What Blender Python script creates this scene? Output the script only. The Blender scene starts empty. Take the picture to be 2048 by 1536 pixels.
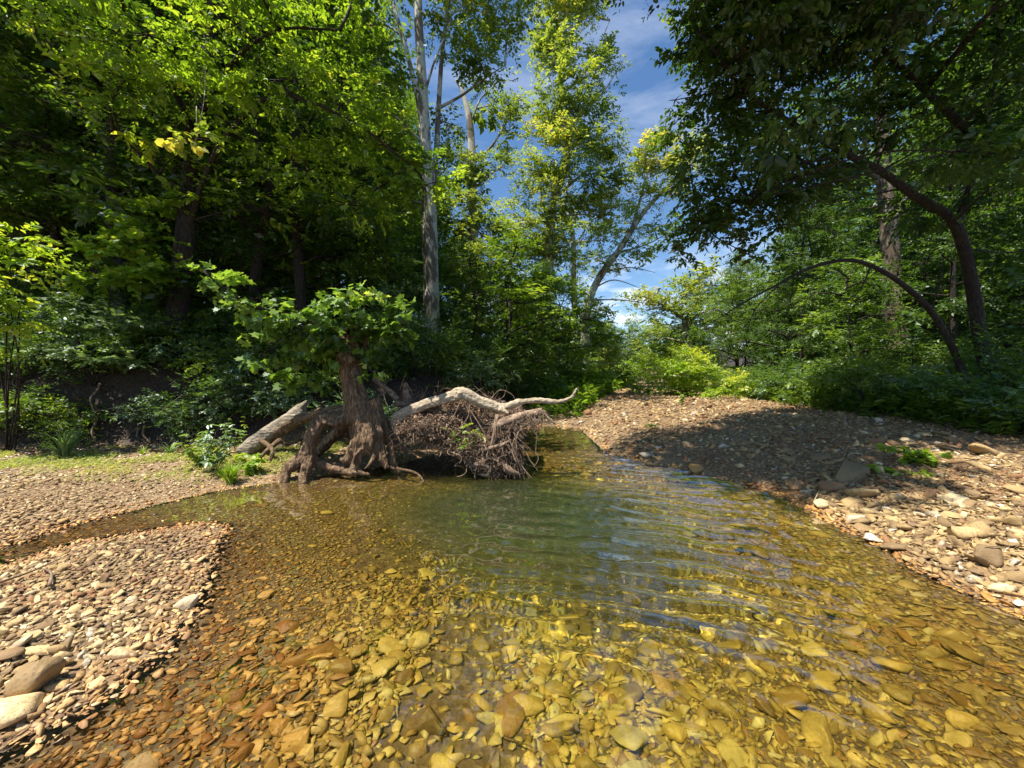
import bpy, math, random
import numpy as np
from mathutils import Vector, noise as mnoise
rng = np.random.default_rng(7)
random.seed(7)
scene = bpy.context.scene
col = scene.collection
R = math.radians
# ------------------------------------------------------------------ camera
H = 1.4; F = 772.0; CX = 1024.0; HY = 748.0          # eye height over the water; the photograph is 2048 px wide
cam = bpy.data.cameras.new('camera'); cam_o = bpy.data.objects.new('camera', cam); col.objects.link(cam_o)
cam_o.location = (0, 0, H); cam_o.rotation_euler = (R(90), 0, 0)
cam.sensor_width = 36.0; cam.lens = 36.0 * F / 2048.0
cam.shift_y = (HY - 768.0) / 2048.0
cam.clip_start = 0.05; cam.clip_end = 1500
scene.camera = cam_o
# ------------------------------------------------------------------ light
SUN_EL, SUN_AZ = 67.0, 240.0                          # azimuth clockwise from +Y (the way the camera looks)
sd = Vector((math.sin(R(SUN_AZ)) * math.cos(R(SUN_EL)), math.cos(R(SUN_AZ)) * math.cos(R(SUN_EL)), math.sin(R(SUN_EL))))
sun = bpy.data.lights.new('sun', 'SUN'); sun_o = bpy.data.objects.new('sun', sun); col.objects.link(sun_o)
sun.energy = 5.0; sun.angle = R(0.53); sun.color = (1.0, 0.93, 0.82)
sun_o.rotation_euler = sd.to_track_quat('Z', 'Y').to_euler(); sun_o.location = (0, 0, 60)
world = bpy.data.worlds.new('World'); scene.world = world; world.use_nodes = True
nt = world.node_tree; nt.nodes.clear()
wo = nt.nodes.new('ShaderNodeOutputWorld'); bg = nt.nodes.new('ShaderNodeBackground'); bg.inputs[1].default_value = 0.078
sky = nt.nodes.new('ShaderNodeTexSky'); sky.sky_type = 'NISHITA'; sky.sun_disc = False
sky.sun_elevation = R(SUN_EL); sky.sun_rotation = R(SUN_AZ); sky.air_density = 1.0; sky.dust_density = 0.3; sky.ozone_density = 2.5
tc = nt.nodes.new('ShaderNodeTexCoord'); mp = nt.nodes.new('ShaderNodeMapping'); mp.inputs['Scale'].default_value = (1.0, 2.2, 3.6)
mp.inputs['Rotation'].default_value = (0.3, 0.5, 0.2)
cn = nt.nodes.new('ShaderNodeTexNoise'); cn.inputs['Scale'].default_value = 1.9; cn.inputs['Detail'].default_value = 7; cn.inputs['Roughness'].default_value = 0.62
cn.inputs['Distortion'].default_value = 0.5
cr = nt.nodes.new('ShaderNodeValToRGB'); cr.color_ramp.elements[0].position = 0.52; cr.color_ramp.elements[0].color = (0, 0, 0, 1)
cr.color_ramp.elements[1].position = 0.80; cr.color_ramp.elements[1].color = (.36, .36, .36, 1)
mx = nt.nodes.new('ShaderNodeMixRGB'); mx.inputs[2].default_value = (9.0, 9.4, 10.0, 1)
sat = nt.nodes.new('ShaderNodeHueSaturation'); sat.inputs['Saturation'].default_value = 1.15; sat.inputs['Value'].default_value = 1.2
L = nt.links.new
L(tc.outputs['Generated'], mp.inputs[0]); L(mp.outputs[0], cn.inputs[0]); L(cn.outputs[0], cr.inputs[0]); L(cr.outputs[0], mx.inputs[0])
L(sky.outputs[0], sat.inputs['Color']); L(sat.outputs[0], mx.inputs[1])
# low cumulus near the horizon
sx = nt.nodes.new('ShaderNodeSeparateXYZ'); L(tc.outputs['Generated'], sx.inputs[0])
hr = nt.nodes.new('ShaderNodeValToRGB'); e_ = hr.color_ramp.elements; e_[0].position = .10; e_[0].color = (1, 1, 1, 1); e_[1].position = .30; e_[1].color = (0, 0, 0, 1); L(sx.outputs['Z'], hr.inputs[0])
c2 = nt.nodes.new('ShaderNodeTexNoise'); c2.inputs['Scale'].default_value = 9.0; c2.inputs['Detail'].default_value = 8; L(mp.outputs[0], c2.inputs[0])
c3 = nt.nodes.new('ShaderNodeValToRGB'); e_ = c3.color_ramp.elements; e_[0].position = .48; e_[0].color = (0, 0, 0, 1); e_[1].position = .66; e_[1].color = (1, 1, 1, 1); L(c2.outputs[0], c3.inputs[0])
ml = nt.nodes.new('ShaderNodeMath'); ml.operation = 'MULTIPLY'; L(hr.outputs[0], ml.inputs[0]); L(c3.outputs[0], ml.inputs[1])
m2 = nt.nodes.new('ShaderNodeMixRGB'); m2.inputs[2].default_value = (10.5, 10.6, 10.8, 1); L(ml.outputs[0], m2.inputs[0]); L(mx.outputs[0], m2.inputs[1]); L(m2.outputs[0], bg.inputs[0]); L(bg.outputs[0], wo.inputs[0])
scene.view_settings.view_transform = 'Standard'; scene.view_settings.look = 'None'; scene.view_settings.gamma = 1.0
scene.view_settings.exposure = 0.95
cy = scene.cycles
cy.max_bounces = 8; cy.diffuse_bounces = 2; cy.glossy_bounces = 3; cy.transmission_bounces = 5; cy.transparent_max_bounces = 8; cy.volume_bounces = 0
cy.use_denoising = True; cy.use_adaptive_sampling = True; cy.adaptive_threshold = 0.02
cy.sample_clamp_indirect = 4.0; cy.caustics_reflective = False; cy.caustics_refractive = True; cy.blur_glossy = 0.5
# ------------------------------------------------------------------ helpers
def P(px, py, Y):
    """the point Y metres ahead seen at a photograph pixel"""
    return Vector(((px - CX) / F * Y, Y, H - (py - HY) / F * Y))
def G(px, py, z=0.0):
    Y = (H - z) * F / (py - HY)
    return ((px - CX) / F * Y, Y)
def tag(o, label=None, cat=None, group=None, kind=None):
    if label: o['label'] = label
    if cat: o['category'] = cat
    if group: o['group'] = group
    if kind: o['kind'] = kind
    return o
def empty(name, loc=(0, 0, 0), rz=0.0):
    o = bpy.data.objects.new(name, None); col.objects.link(o); o.location = loc; o.rotation_euler = (0, 0, rz)
    o.empty_display_size = 0.2
    return o
def npmesh(name, V, faces, mat, parent=None, attrs=None, smooth=False, matidx=None):
    """faces: list of (m,k) int arrays"""
    me = bpy.data.meshes.new(name)
    V = np.asarray(V, dtype=np.float32).reshape(-1, 3)
    me.vertices.add(len(V)); me.vertices.foreach_set('co', V.ravel())
    fs = [np.asarray(f, dtype=np.int32) for f in faces if len(f)]
    nl = sum(f.size for f in fs); npol = sum(len(f) for f in fs)
    me.loops.add(nl); me.polygons.add(npol)
    me.loops.foreach_set('vertex_index', np.concatenate([f.ravel() for f in fs]))
    starts = []; s = 0
    for f in fs:
        starts.append(s + np.arange(len(f)) * f.shape[1]); s += f.size
    me.polygons.foreach_set('loop_start', np.concatenate(starts).astype(np.int32))
    if smooth: me.polygons.foreach_set('use_smooth', np.ones(npol, dtype=bool))
    for k, a in (attrs or {}).items():
        at = me.attributes.new(k, 'FLOAT', 'POINT'); at.data.foreach_set('value', np.asarray(a, dtype=np.float32))
    me.update(calc_edges=True); me.validate(clean_customdata=False)
    if mat is not None:
        for m in (mat if isinstance(mat, (list, tuple)) else [mat]): me.materials.append(m)
    if matidx is not None: me.polygons.foreach_set('material_index', np.asarray(matidx, dtype=np.int32))
    o = bpy.data.objects.new(name, me); col.objects.link(o)
    if parent is not None: o.parent = parent
    return o
def nrm(a): return a / np.maximum(np.linalg.norm(a, axis=-1, keepdims=True), 1e-9)
def catmull(pts, per=6):
    pts = [np.array(p, float) for p in pts]
    if len(pts) < 3: 
        return np.array([pts[0] + (pts[-1] - pts[0]) * t for t in np.linspace(0, 1, per + 1)])
    q = [2 * pts[0] - pts[1]] + pts + [2 * pts[-1] - pts[-2]]
    out = []
    for i in range(1, len(q) - 2):
        p0, p1, p2, p3 = q[i - 1:i + 3]
        for t in np.arange(per) / per:
            out.append(0.5 * (2 * p1 + (p2 - p0) * t + (2 * p0 - 5 * p1 + 4 * p2 - p3) * t * t + (3 * p1 - p0 - 3 * p2 + p3) * t ** 3))
    out.append(pts[-1]); return np.array(out)
class Tubes:
    def __init__(s): s.V = []; s.Q = []; s.T = []; s.n = 0
    def add(s, pts, radii, sides=8, rough=0.0, smooth=5, cap=True, phase=None):
        """pts (k,3 [+r]) -> tapered tube along a smoothed path"""
        pts = [np.array(p, float) for p in pts]
        if np.isscalar(radii) or len(radii) != len(pts):
            r = np.linspace(radii[0], radii[-1], len(pts)) if not np.isscalar(radii) else np.full(len(pts), radii)
        else: r = np.array(radii, float)
        if smooth > 1 and len(pts) > 2:
            pr = catmull([np.append(p, q) for p, q in zip(pts, r)], smooth); C = pr[:, :3]; r = np.maximum(pr[:, 3], 0.0008)
        else: C = np.array(pts)
        k = len(C); T = nrm(np.gradient(C, axis=0))
        up = np.array([0, 0, 1.0]) if abs(T[0][2]) < 0.9 else np.array([1.0, 0, 0])
        U = np.zeros((k, 3)); u = up - T[0] * up.dot(T[0]); U[0] = u / np.linalg.norm(u)
        for i in range(1, k):
            u = U[i - 1] - T[i] * U[i - 1].dot(T[i]); U[i] = u / max(np.linalg.norm(u), 1e-9)
        W = np.cross(T, U)
        a = np.arange(sides) / sides * 2 * np.pi
        rr = r[:, None] * np.ones(sides)[None]
        if rough:
            lobes = sum(np.cos(a * m + rng.uniform(0, 6.28)) * rng.normal(0, .5) for m in (2, 3, 5))[None]
            drift = np.cumsum(rng.normal(0, 1, (k, sides)), axis=0); drift = drift / (1 + np.sqrt(np.arange(k))[:, None])
            rr = rr * (1 + rough * (lobes * 0.6 + drift * 0.35))
        V = C[:, None] + rr[..., None] * (np.cos(a)[None, :, None] * U[:, None] + np.sin(a)[None, :, None] * W[:, None])
        i = np.arange(k - 1)[:, None] * sides; j = np.arange(sides)[None]; j2 = (j + 1) % sides
        Q = np.stack([i + j, i + j2, i + sides + j2, i + sides + j], -1).reshape(-1, 4) + s.n
        s.V.append(V.reshape(-1, 3)); s.Q.append(Q)
        if cap:
            c0 = s.n + k * sides; s.V.append(np.array([C[0], C[-1]])); jj = np.arange(sides)
            s.T.append(np.stack([np.full(sides, c0), s.n + (jj + 1) % sides, s.n + jj], -1))
            b = s.n + (k - 1) * sides
            s.T.append(np.stack([np.full(sides, c0 + 1), b + jj, b + (jj + 1) % sides], -1)); s.n += 2
        s.n += k * sides
        return C
    def data(s):
        return np.concatenate(s.V), [np.concatenate(s.Q)] + ([np.concatenate(s.T)] if s.T else [])
    def build(s, name, mat, parent=None, smooth=True, origin=None):
        V, Fc = s.data()
        if origin is not None: V = V - np.array(origin)
        return npmesh(name, V, Fc, mat, parent, smooth=smooth)
# ------------------------------------------------------------------ node helpers
def mat_new(name):
    m = bpy.data.materials.new(name); m.use_nodes = True; m.node_tree.nodes.clear()
    return m, m.node_tree
class N:
    def __init__(s, nt): s.nt = nt
    def __call__(s, typ, out=0, **kw):
        n = s.nt.nodes.new('ShaderNode' + typ)
        for k, v in kw.items():
            if k.startswith('_'): setattr(n, k[1:], v); continue
            key = int(k[1:]) if k[0] == 'i' and k[1:].isdigit() else k.replace('__', ' ')
            inp = n.inputs[key]
            if isinstance(v, bpy.types.NodeSocket): s.nt.links.new(v, inp)
            elif isinstance(v, bpy.types.Node): s.nt.links.new(v.outputs[0], inp)
            else: inp.default_value = v
        return n
    def ramp(s, fac, stops, interp='LINEAR'):
        n = s.nt.nodes.new('ShaderNodeValToRGB'); n.color_ramp.interpolation = interp
        e = n.color_ramp.elements
        while len(e) < len(stops): e.new(0.5)
        for el, (p, c) in zip(e, stops): el.position = p; el.color = (*c, 1) if len(c) == 3 else c
        s.nt.links.new(fac if isinstance(fac, bpy.types.NodeSocket) else fac.outputs[0], n.inputs[0]); return n
    def mix(s, a, b, f, mode='MIX'):
        n = s.nt.nodes.new('ShaderNodeMixRGB'); n.blend_type = mode
        for v, i in ((f, 0), (a, 1), (b, 2)):
            if isinstance(v, bpy.types.NodeSocket): s.nt.links.new(v, n.inputs[i])
            elif isinstance(v, bpy.types.Node): s.nt.links.new(v.outputs[0], n.inputs[i])
            elif i == 0: n.inputs[0].default_value = v
            else: n.inputs[i].default_value = (*v, 1)
        return n
    def math(s, op, a, b=0.0):
        n = s.nt.nodes.new('ShaderNodeMath'); n.operation = op
        for v, i in ((a, 0), (b, 1)):
            if isinstance(v, bpy.types.NodeSocket): s.nt.links.new(v, n.inputs[i])
            elif isinstance(v, bpy.types.Node): s.nt.links.new(v.outputs[0], n.inputs[i])
            else: n.inputs[i].default_value = v
        return n
def attr(n, name): return n('Attribute', _attribute_name=name).outputs['Fac']
# ------------------------------------------------------------------ terrain
def seg_dist(X, Y, poly, closed=True):
    best = np.full(X.shape, 1e9); n = len(poly)
    for i in range(n if closed else n - 1):
        ax, ay = poly[i]; bx, by = poly[(i + 1) % n]; dx, dy = bx - ax, by - ay
        t = np.clip(((X - ax) * dx + (Y - ay) * dy) / (dx * dx + dy * dy + 1e-12), 0, 1)
        best = np.minimum(best, np.hypot(X - ax - t * dx, Y - ay - t * dy))
    return best
def inside(X, Y, poly):
    c = np.zeros(X.shape, bool); n = len(poly)
    for i in range(n):
        ax, ay = poly[i]; bx, by = poly[(i + 1) % n]
        if ay == by: continue
        hit = ((ay > Y) != (by > Y)) & (X < (bx - ax) * (Y - ay) / (by - ay) + ax)
        c ^= hit
    return c
wl = lambda pts: [G(x, y) for x, y in pts]
# the water's edge: far bank left to right, then down the right bar; then the near spit back to the left
SHORE_FAR = [(-14, 4.2), (-8, 3.6)] + wl([(0, 1092), (150, 1046), (300, 1012), (430, 982), (540, 966), (600, 958), (680, 944), (790, 928), (880, 905), (980, 885), (1030, 868), (1045, 858), (1100, 851), (1160, 856),
            (1178, 872), (1215, 905), (1290, 926), (1440, 956), (1560, 990), (1650, 1040), (1760, 1092), (1860, 1150), (1960, 1195), (2048, 1228), (2200, 1300)]) + [(2.9, 1.2), (2.6, 0), (2.2, -4), (2.2, -14)]
SPIT = [(-14, -14), (-3.2, -6), (-2.8, -1), (-2.2, 0.8)] + wl([(0, 1500), (100, 1455), (215, 1385), (325, 1300), (392, 1215), (425, 1125), (458, 1052), (420, 1046), (300, 1062), (150, 1090), (0, 1132)]) + [(-7, 2.7), (-14, 3.2)]
WATER = SHORE_FAR + SPIT[:1] + SPIT[1:]
BANK = [(-40, 5.0), (-14, 5.6), (-8.0, 6.3), (-5, 6.75), (-3.2, 7.0), (-2.0, 7.3), (-0.9, 8.0), (-0.1, 9.4), (0.6, 11.5), (1.6, 14), (2.9, 17.5), (4.5, 23), (7, 30), (12.5, 50), (22, 80), (60, 190)]
RIGHT = [(7.0, -30), (7.4, -5), (7.7, 5.8), (8.1, 9.4), (8.7, 12.5), (9.3, 16), (11, 22), (14, 35), (20, 52), (34, 85), (90, 190)]
BANKP = BANK + [(60, 400), (-400, 400), (-400, 5.0)]
RIGHTP = RIGHT + [(90, 400), (600, 400), (600, -300), (7, -300)]
def smooth01(t): t = np.clip(t, 0, 1); return t * t * (3 - 2 * t)
def vnoise(X, Y, s, seed=0):
    """value noise"""
    x = X / s + seed * 17.3 + 1000; y = Y / s + seed * 9.1 + 1000; ix = np.floor(x).astype(np.int64); iy = np.floor(y).astype(np.int64)
    fx = x - ix; fy = y - iy; fx = fx * fx * (3 - 2 * fx); fy = fy * fy * (3 - 2 * fy)
    def h(a, b):
        v = np.sin((a * 127.1 + b * 311.7 + seed * 74.7)) * 43758.5453; return v - np.floor(v)
    return (h(ix, iy) * (1 - fx) + h(ix + 1, iy) * fx) * (1 - fy) + (h(ix, iy + 1) * (1 - fx) + h(ix + 1, iy + 1) * fx) * fy
def height(X, Y):
    X = np.asarray(X, float); Y = np.asarray(Y, float)
    inw = inside(X, Y, WATER); d = seg_dist(X, Y, WATER); 
    inspit = inside(X, Y, SPIT) 
    # land
    spit = 0.17 * (1 - np.exp(-d / 1.7)) + 0.03 * d / (1 + 0.3 * d)
    right = 0.50 * (1 - np.exp(-d / 2.2)); right = right * (1 - 0.25 * smooth01((Y - 14) / 10))
    left = 0.16 * (1 - np.exp(-d / 0.8))
    land = np.where(X < 0.6 + 0.05 * Y, left, right); w = smooth01((X - 0.0) / 2.0); land = left * (1 - w) + right * w
    land = np.where((Y < 3.6) & (X < -1) , spit, land)
    # banks
    db = seg_dist(X, Y, BANK, False) * np.where(inside(X, Y, BANKP), 1, -1)
    db = db + .5 * (vnoise(X, Y, 1.7, 21) - .5) + .25 * (vnoise(X, Y, .6, 22) - .5)
    hb = 1.25 + .5 * (vnoise(X, Y, 2.6, 23) - .5) - 0.5 * smooth01((X + 1.5) / 4.0)
    slopew = 1.1 + 0.7 * smooth01((X + 2) / 4)
    bank = hb * smooth01((db + 0.05) / slopew) + 0.05 * np.maximum(db - 1, 0) + 0.10 * np.maximum(db - 14, 0)
    dr = seg_dist(X, Y, RIGHT, False) * np.where(inside(X, Y, RIGHTP), 1, -1)
    rbank = 0.35 * smooth01(dr / 3.0) + 0.04 * np.maximum(dr - 2, 0) + 0.07 * np.maximum(dr - 16, 0)
    # water bed
    gentle = 1.9 + 3.1 * smooth01((-X - .2) / 1.2) * smooth01((4.2 - Y) / 1.2)
    bed = -0.34 * (1 - np.exp(-d / gentle)) - 0.03 + .022 * (gentle > 1.7)
    bed = bed - 0.62 * np.exp(-(((X + 0.05) / 1.55) ** 2 + ((Y - 4.2) / 1.25) ** 2)) - 0.22 * np.exp(-(((X - 1.0) / 1.5) ** 2 + ((Y - 3.2) / 1.6) ** 2))
    bed = np.maximum(bed, -0.95); bed = bed * smooth01(d / 0.25 + 0.15)
    z = np.where(inw, bed, land + bank + rbank)
    amp = np.where(inw, 0.03, 0.035) * (.4 + .6 * smooth01(d / 0.6))
    z = z + amp * (vnoise(X, Y, 0.9, 1) + 0.5 * vnoise(X, Y, 0.35, 2) - 0.75) + 0.5 * np.maximum(0, np.minimum(db, 10)) / 10 * (vnoise(X, Y, 5, 3) - 0.5) 
    return z
def hz(x, y): return float(height(np.array([x]), np.array([y]))[0])
def axis(lo, hi, c, n, k):
    u = np.linspace(-1, 1, n); s = np.sinh(k * u) / np.sinh(k)
    return np.where(s < 0, c + s * (c - lo), c + s * (hi - c))
gx = axis(-260, 260, 0.5, 420, 5.2); gy = axis(-120, 420, 4.0, 420, 5.0)
GX, GY = np.meshgrid(gx, gy)
GZ = height(GX, GY)
nx, ny = len(gx), len(gy); i = np.arange(ny - 1)[:, None] * nx + np.arange(nx - 1)[None]
Q = np.stack([i, i + 1, i + nx + 1, i + nx], -1).reshape(-1, 4)
db_ = seg_dist(GX, GY, BANK, False) * np.where(inside(GX, GY, BANKP), 1, -1)
dr_ = seg_dist(GX, GY, RIGHT, False) * np.where(inside(GX, GY, RIGHTP), 1, -1)
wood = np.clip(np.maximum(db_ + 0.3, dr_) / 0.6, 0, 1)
deep = smooth01((-GZ - 0.36) / 0.45)
m, t = mat_new('ground'); n = N(t)
tco = n('TexCoord').outputs['Object']
vor = n('TexVoronoi', Vector=tco, Scale=34.0); vor2 = n('TexVoronoi', Vector=tco, Scale=5.0)
nz = n('TexNoise', Vector=tco, Scale=2.2, Detail=8.0); nz2 = n('TexNoise', Vector=tco, Scale=40.0, Detail=6.0)
stone = n.ramp(vor.outputs['Color'], [(0, (.06, .038, .02)), (.4, (.17, .11, .055)), (.7, (.27, .19, .10)), (1, (.42, .32, .2))])
stone = n.mix(stone, (.16, .09, .045), n.ramp(nz.outputs[0], [(.4, (0, 0, 0)), (.7, (.7, .7, .7))]))
soil = n.ramp(nz2.outputs[0], [(.3, (.010, .007, .005)), (.55, (.030, .019, .012)), (.75, (.09, .055, .033))])  # near black: the bank's deep shade is put into the soil colour
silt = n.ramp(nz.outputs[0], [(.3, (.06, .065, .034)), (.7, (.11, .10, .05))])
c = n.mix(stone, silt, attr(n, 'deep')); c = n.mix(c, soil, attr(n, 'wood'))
bmp = n('Bump', Strength=0.7, Distance=0.02, Height=n.mix(vor.outputs['Distance'], nz2.outputs[0], 0.4))
b = n('BsdfPrincipled', Base__Color=c, Roughness=0.85, Normal=bmp); n('OutputMaterial', Surface=b)
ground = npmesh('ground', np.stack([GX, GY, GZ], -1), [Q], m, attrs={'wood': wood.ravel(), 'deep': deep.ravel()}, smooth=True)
tag(ground, kind='structure', label='stony stream bed, gravel bars and earth banks with shade in their colour')
# ------------------------------------------------------------------ stones
import bmesh
def ico(sub):
    bm = bmesh.new(); bmesh.ops.create_icosphere(bm, subdivisions=sub, radius=1.0)
    V = np.array([v.co for v in bm.verts]); Fc = np.array([[v.index for v in f.verts] for f in bm.faces]); bm.free(); return V, Fc
ICO = {k: ico(k) for k in (1, 2, 3, 4)}
def stone_shape(sub, cuts=11, flat=0.45, noisy=0.0, seed=None):
    """a water-worn angular chip: a sphere cut by random planes and squashed"""
    V, Fc = ICO[sub]; V = V.copy(); r = rng if seed is None else np.random.default_rng(seed)
    for _ in range(cuts):
        nn = nrm(r.normal(size=3)); off = r.uniform(0.34, 0.8); dd = V @ nn - off
        V = V - np.maximum(dd, 0)[:, None] * nn * 0.97
    V *= np.array([1, r.uniform(.55, .85), flat * r.uniform(.75, 1.35)])
    sh = r.uniform(-.3, .3); V[:, 0] += sh * V[:, 2] / flat; V[:, 1] *= 1 + 0.3 * V[:, 0] * r.uniform(-1, 1)
    if noisy:
        o = r.uniform(0, 50, 3)
        V += noisy * np.array([[mnoise.noise(Vector(v * 2.1 + o)), mnoise.noise(Vector(v * 2.1 + o + 9)), mnoise.noise(Vector(v * 2.1 + o + 19))] for v in V])
        V += noisy * .35 * np.array([[mnoise.noise(Vector(v * 6 + o)), 0, mnoise.noise(Vector(v * 6 + o + 19))] for v in V])
    return V, Fc
def shard(npts, flat, bevel, r=None, cuts=0):
    """an angular broken stone: the hull of a few random points, edges slightly worn"""
    r = r or rng; q = nrm(r.normal(size=(npts, 3))) * r.uniform(.72, 1.05, (npts, 1)) * [1, r.uniform(.45, .85), flat * r.uniform(.8, 1.3)]
    bm = bmesh.new(); [bm.verts.new(v) for v in q]; res = bmesh.ops.convex_hull(bm, input=bm.verts[:])
    bmesh.ops.delete(bm, geom=[v for v in bm.verts if not v.link_faces], context='VERTS')
    bmesh.ops.dissolve_limit(bm, angle_limit=.25, verts=bm.verts[:], edges=bm.edges[:])
    if bevel: bmesh.ops.bevel(bm, geom=bm.edges[:], offset=bevel, segments=1, affect='EDGES', profile=.5)
    if cuts: bmesh.ops.triangulate(bm, faces=bm.faces[:]); bmesh.ops.subdivide_edges(bm, edges=bm.edges[:], cuts=cuts, use_grid_fill=True)
    bmesh.ops.triangulate(bm, faces=bm.faces[:]); bm.verts.index_update()
    V = np.array([v.co for v in bm.verts]); Fc = np.array([[v.index for v in f.verts] for f in bm.faces]); bm.free(); return V, Fc
VAR = {s: [(shard({1: 10, 2: 11, 3: 14}[s], rng.choice([.17, .27, .42]), {1: 0, 2: .05, 3: .05}[s]) if k % 4 else stone_shape(s, flat=rng.choice([.26, .38, .6]))) for k in range(28)] for s in (1, 2, 3)}
def rotm(yaw, pitch, roll):
    cy_, sy = np.cos(yaw), np.sin(yaw); cp, sp = np.cos(pitch), np.sin(pitch); cr_, sr = np.cos(roll), np.sin(roll)
    M = np.zeros((len(yaw), 3, 3))
    M[:, 0, 0] = cy_ * cp; M[:, 0, 1] = cy_ * sp * sr - sy * cr_; M[:, 0, 2] = cy_ * sp * cr_ + sy * sr
    M[:, 1, 0] = sy * cp; M[:, 1, 1] = sy * sp * sr + cy_ * cr_; M[:, 1, 2] = sy * sp * cr_ - cy_ * sr
    M[:, 2, 0] = -sp; M[:, 2, 1] = cp * sr; M[:, 2, 2] = cp * cr_
    return M
def stone_mat():
    m, t = mat_new('river_stone'); n = N(t)
    tn = attr(n, 'tint'); wet = attr(n, 'wet'); tco = n('TexCoord').outputs['Object']
    n3 = n('TexNoise', Vector=tco, Scale=7.0, Detail=3.0)
    base = n.ramp(tn, [(0, (.08, .05, .025)), (.10, (.27, .125, .05)), (.22, (.20, .13, .06)), (.45, (.40, .27, .11)), (.62, (.54, .39, .18)), (.8, (.68, .54, .31)), (.9, (.38, .33, .25)), (1, (.72, .63, .48))])
    n1 = n('TexNoise', Vector=tco, Scale=14.0, Detail=8.0, Roughness=.65); n2 = n('TexNoise', Vector=tco, Scale=75.0, Detail=5.0)
    stain = n.mix(base, (.27, .175, .08), n.ramp(n1.outputs[0], [(.46, (0, 0, 0)), (.66, (.7, .7, .7))]))
    sp = n.mix(stain, (.10, .075, .05), n.ramp(n2.outputs[0], [(.56, (0, 0, 0)), (.72, (.7, .7, .7))]))
    alg = n.mix(sp, n.ramp(tn, [(0, (.12, .09, .025)), (.12, (.48, .24, .05)), (.3, (.42, .28, .06)), (.55, (.66, .43, .08)), (.8, (.74, .54, .13)), (1, (.80, .66, .26))]), 0.68)
    alg = n.mix(alg, (.07, .045, .012), n.ramp(n1.outputs[0], [(.5, (0, 0, 0)), (.75, (.35, .35, .35))]))
    alg = n.mix(alg, (.72, .58, .26), n.ramp(n.nt and n('TexNoise', Vector=tco, Scale=22.0, Detail=6.0).outputs[0], [(.55, (0, 0, 0)), (.75, (.4, .4, .4))]))
    dk = n.mix(sp, (1.3, .94, .54), 1.0, 'MULTIPLY')
    w1 = n.ramp(wet, [(0, (0, 0, 0)), (.3, (1, 1, 1))]); w2 = n.ramp(wet, [(.25, (0, 0, 0)), (1, (1, 1, 1))])
    c = n.mix(n.mix(sp, dk, w1), alg, w2)
    rough = n.math('SUBTRACT', 0.8, n.math('MULTIPLY', w1, 0.3))
    bmp = n('Bump', Strength=0.8, Distance=0.009, Height=n.mix(n1.outputs[0], n2.outputs[0], 0.5))
    b = n('BsdfPrincipled', Base__Color=c, Roughness=rough, Normal=bmp); n('OutputMaterial', Surface=b)
    return m
M_STONE = stone_mat()
def wetness(X, Y, Z): return np.clip((0.022 + 0.035 * vnoise(X, Y, .3, 4) - Z) / (0.11 + .16 * smooth01(-X - .3) * smooth01((4 - Y))), 0, 1)
def scatter(X, Y, S, sub, tint, sink=0.25, tilt=0.4):
    Z = height(X, Y); top_ = Z + S * .8; Z = np.where((S > .05) & (Z < .004) & (top_ > -.02), Z - (top_ + .022), Z); N_ = len(X); var = rng.integers(0, 28, N_)
    M = rotm(rng.uniform(0, 6.28, N_), rng.normal(0, tilt, N_), rng.normal(0, tilt, N_))
    Vs, Fs, ti, we, n0 = [], [], [], [], 0
    wet = wetness(X, Y, Z)
    for k in range(28):
        id_ = np.where(var == k)[0]
        if not len(id_): continue
        V, Fc = VAR[sub][k]
        W = np.einsum('nij,vj->nvi', M[id_], V) * S[id_, None, None]
        W += np.stack([X[id_], Y[id_], Z[id_] + S[id_] * sink * 0.4], -1)[:, None]
        Vs.append(W.reshape(-1, 3)); Fs.append((Fc[None] + (n0 + np.arange(len(id_)) * len(V))[:, None, None]).reshape(-1, 3))
        ti.append(np.repeat(tint[id_], len(V))); we.append(np.repeat(wet[id_], len(V))); n0 += len(id_) * len(V)
    return np.concatenate(Vs), np.concatenate(Fs), np.concatenate(ti), np.concatenate(we)
def bars_mask(X, Y):
    db = seg_dist(X, Y, BANK, False) * np.where(inside(X, Y, BANKP), 1, -1); dr = seg_dist(X, Y, RIGHT, False) * np.where(inside(X, Y, RIGHTP), 1, -1)
    return (db < 0.25) & (dr < 0.5)
def gravel_layer(y0, y1, s0, s1, sub, kx=1.46, mul=1.0):
    Xs, Ys, Ss = [], [], []
    y = y0
    while y < y1:
        s = s0 + (s1 - s0) * (y - y0) / (y1 - y0); w = kx * y + 0.75
        x = np.arange(-w, w, s); 
        Xs.append(x + rng.uniform(-.5, .5, len(x)) * s); Ys.append(y + rng.uniform(-.5, .5, len(x)) * s); Ss.append(np.full(len(x), s)); y += s * 0.9
    X, Y, S = map(np.concatenate, (Xs, Ys, Ss))
    S = S * 0.62 * np.exp(rng.normal(0, 0.33, len(S))) * mul
    return X, Y, S
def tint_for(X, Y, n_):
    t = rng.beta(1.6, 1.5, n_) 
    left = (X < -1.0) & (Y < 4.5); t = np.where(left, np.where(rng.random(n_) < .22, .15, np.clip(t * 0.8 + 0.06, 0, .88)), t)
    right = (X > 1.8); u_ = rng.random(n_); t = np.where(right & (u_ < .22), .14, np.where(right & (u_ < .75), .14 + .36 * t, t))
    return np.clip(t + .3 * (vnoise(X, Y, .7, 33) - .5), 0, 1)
VV, FF, TT, WW, n0 = [], [], [], [], 0
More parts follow.
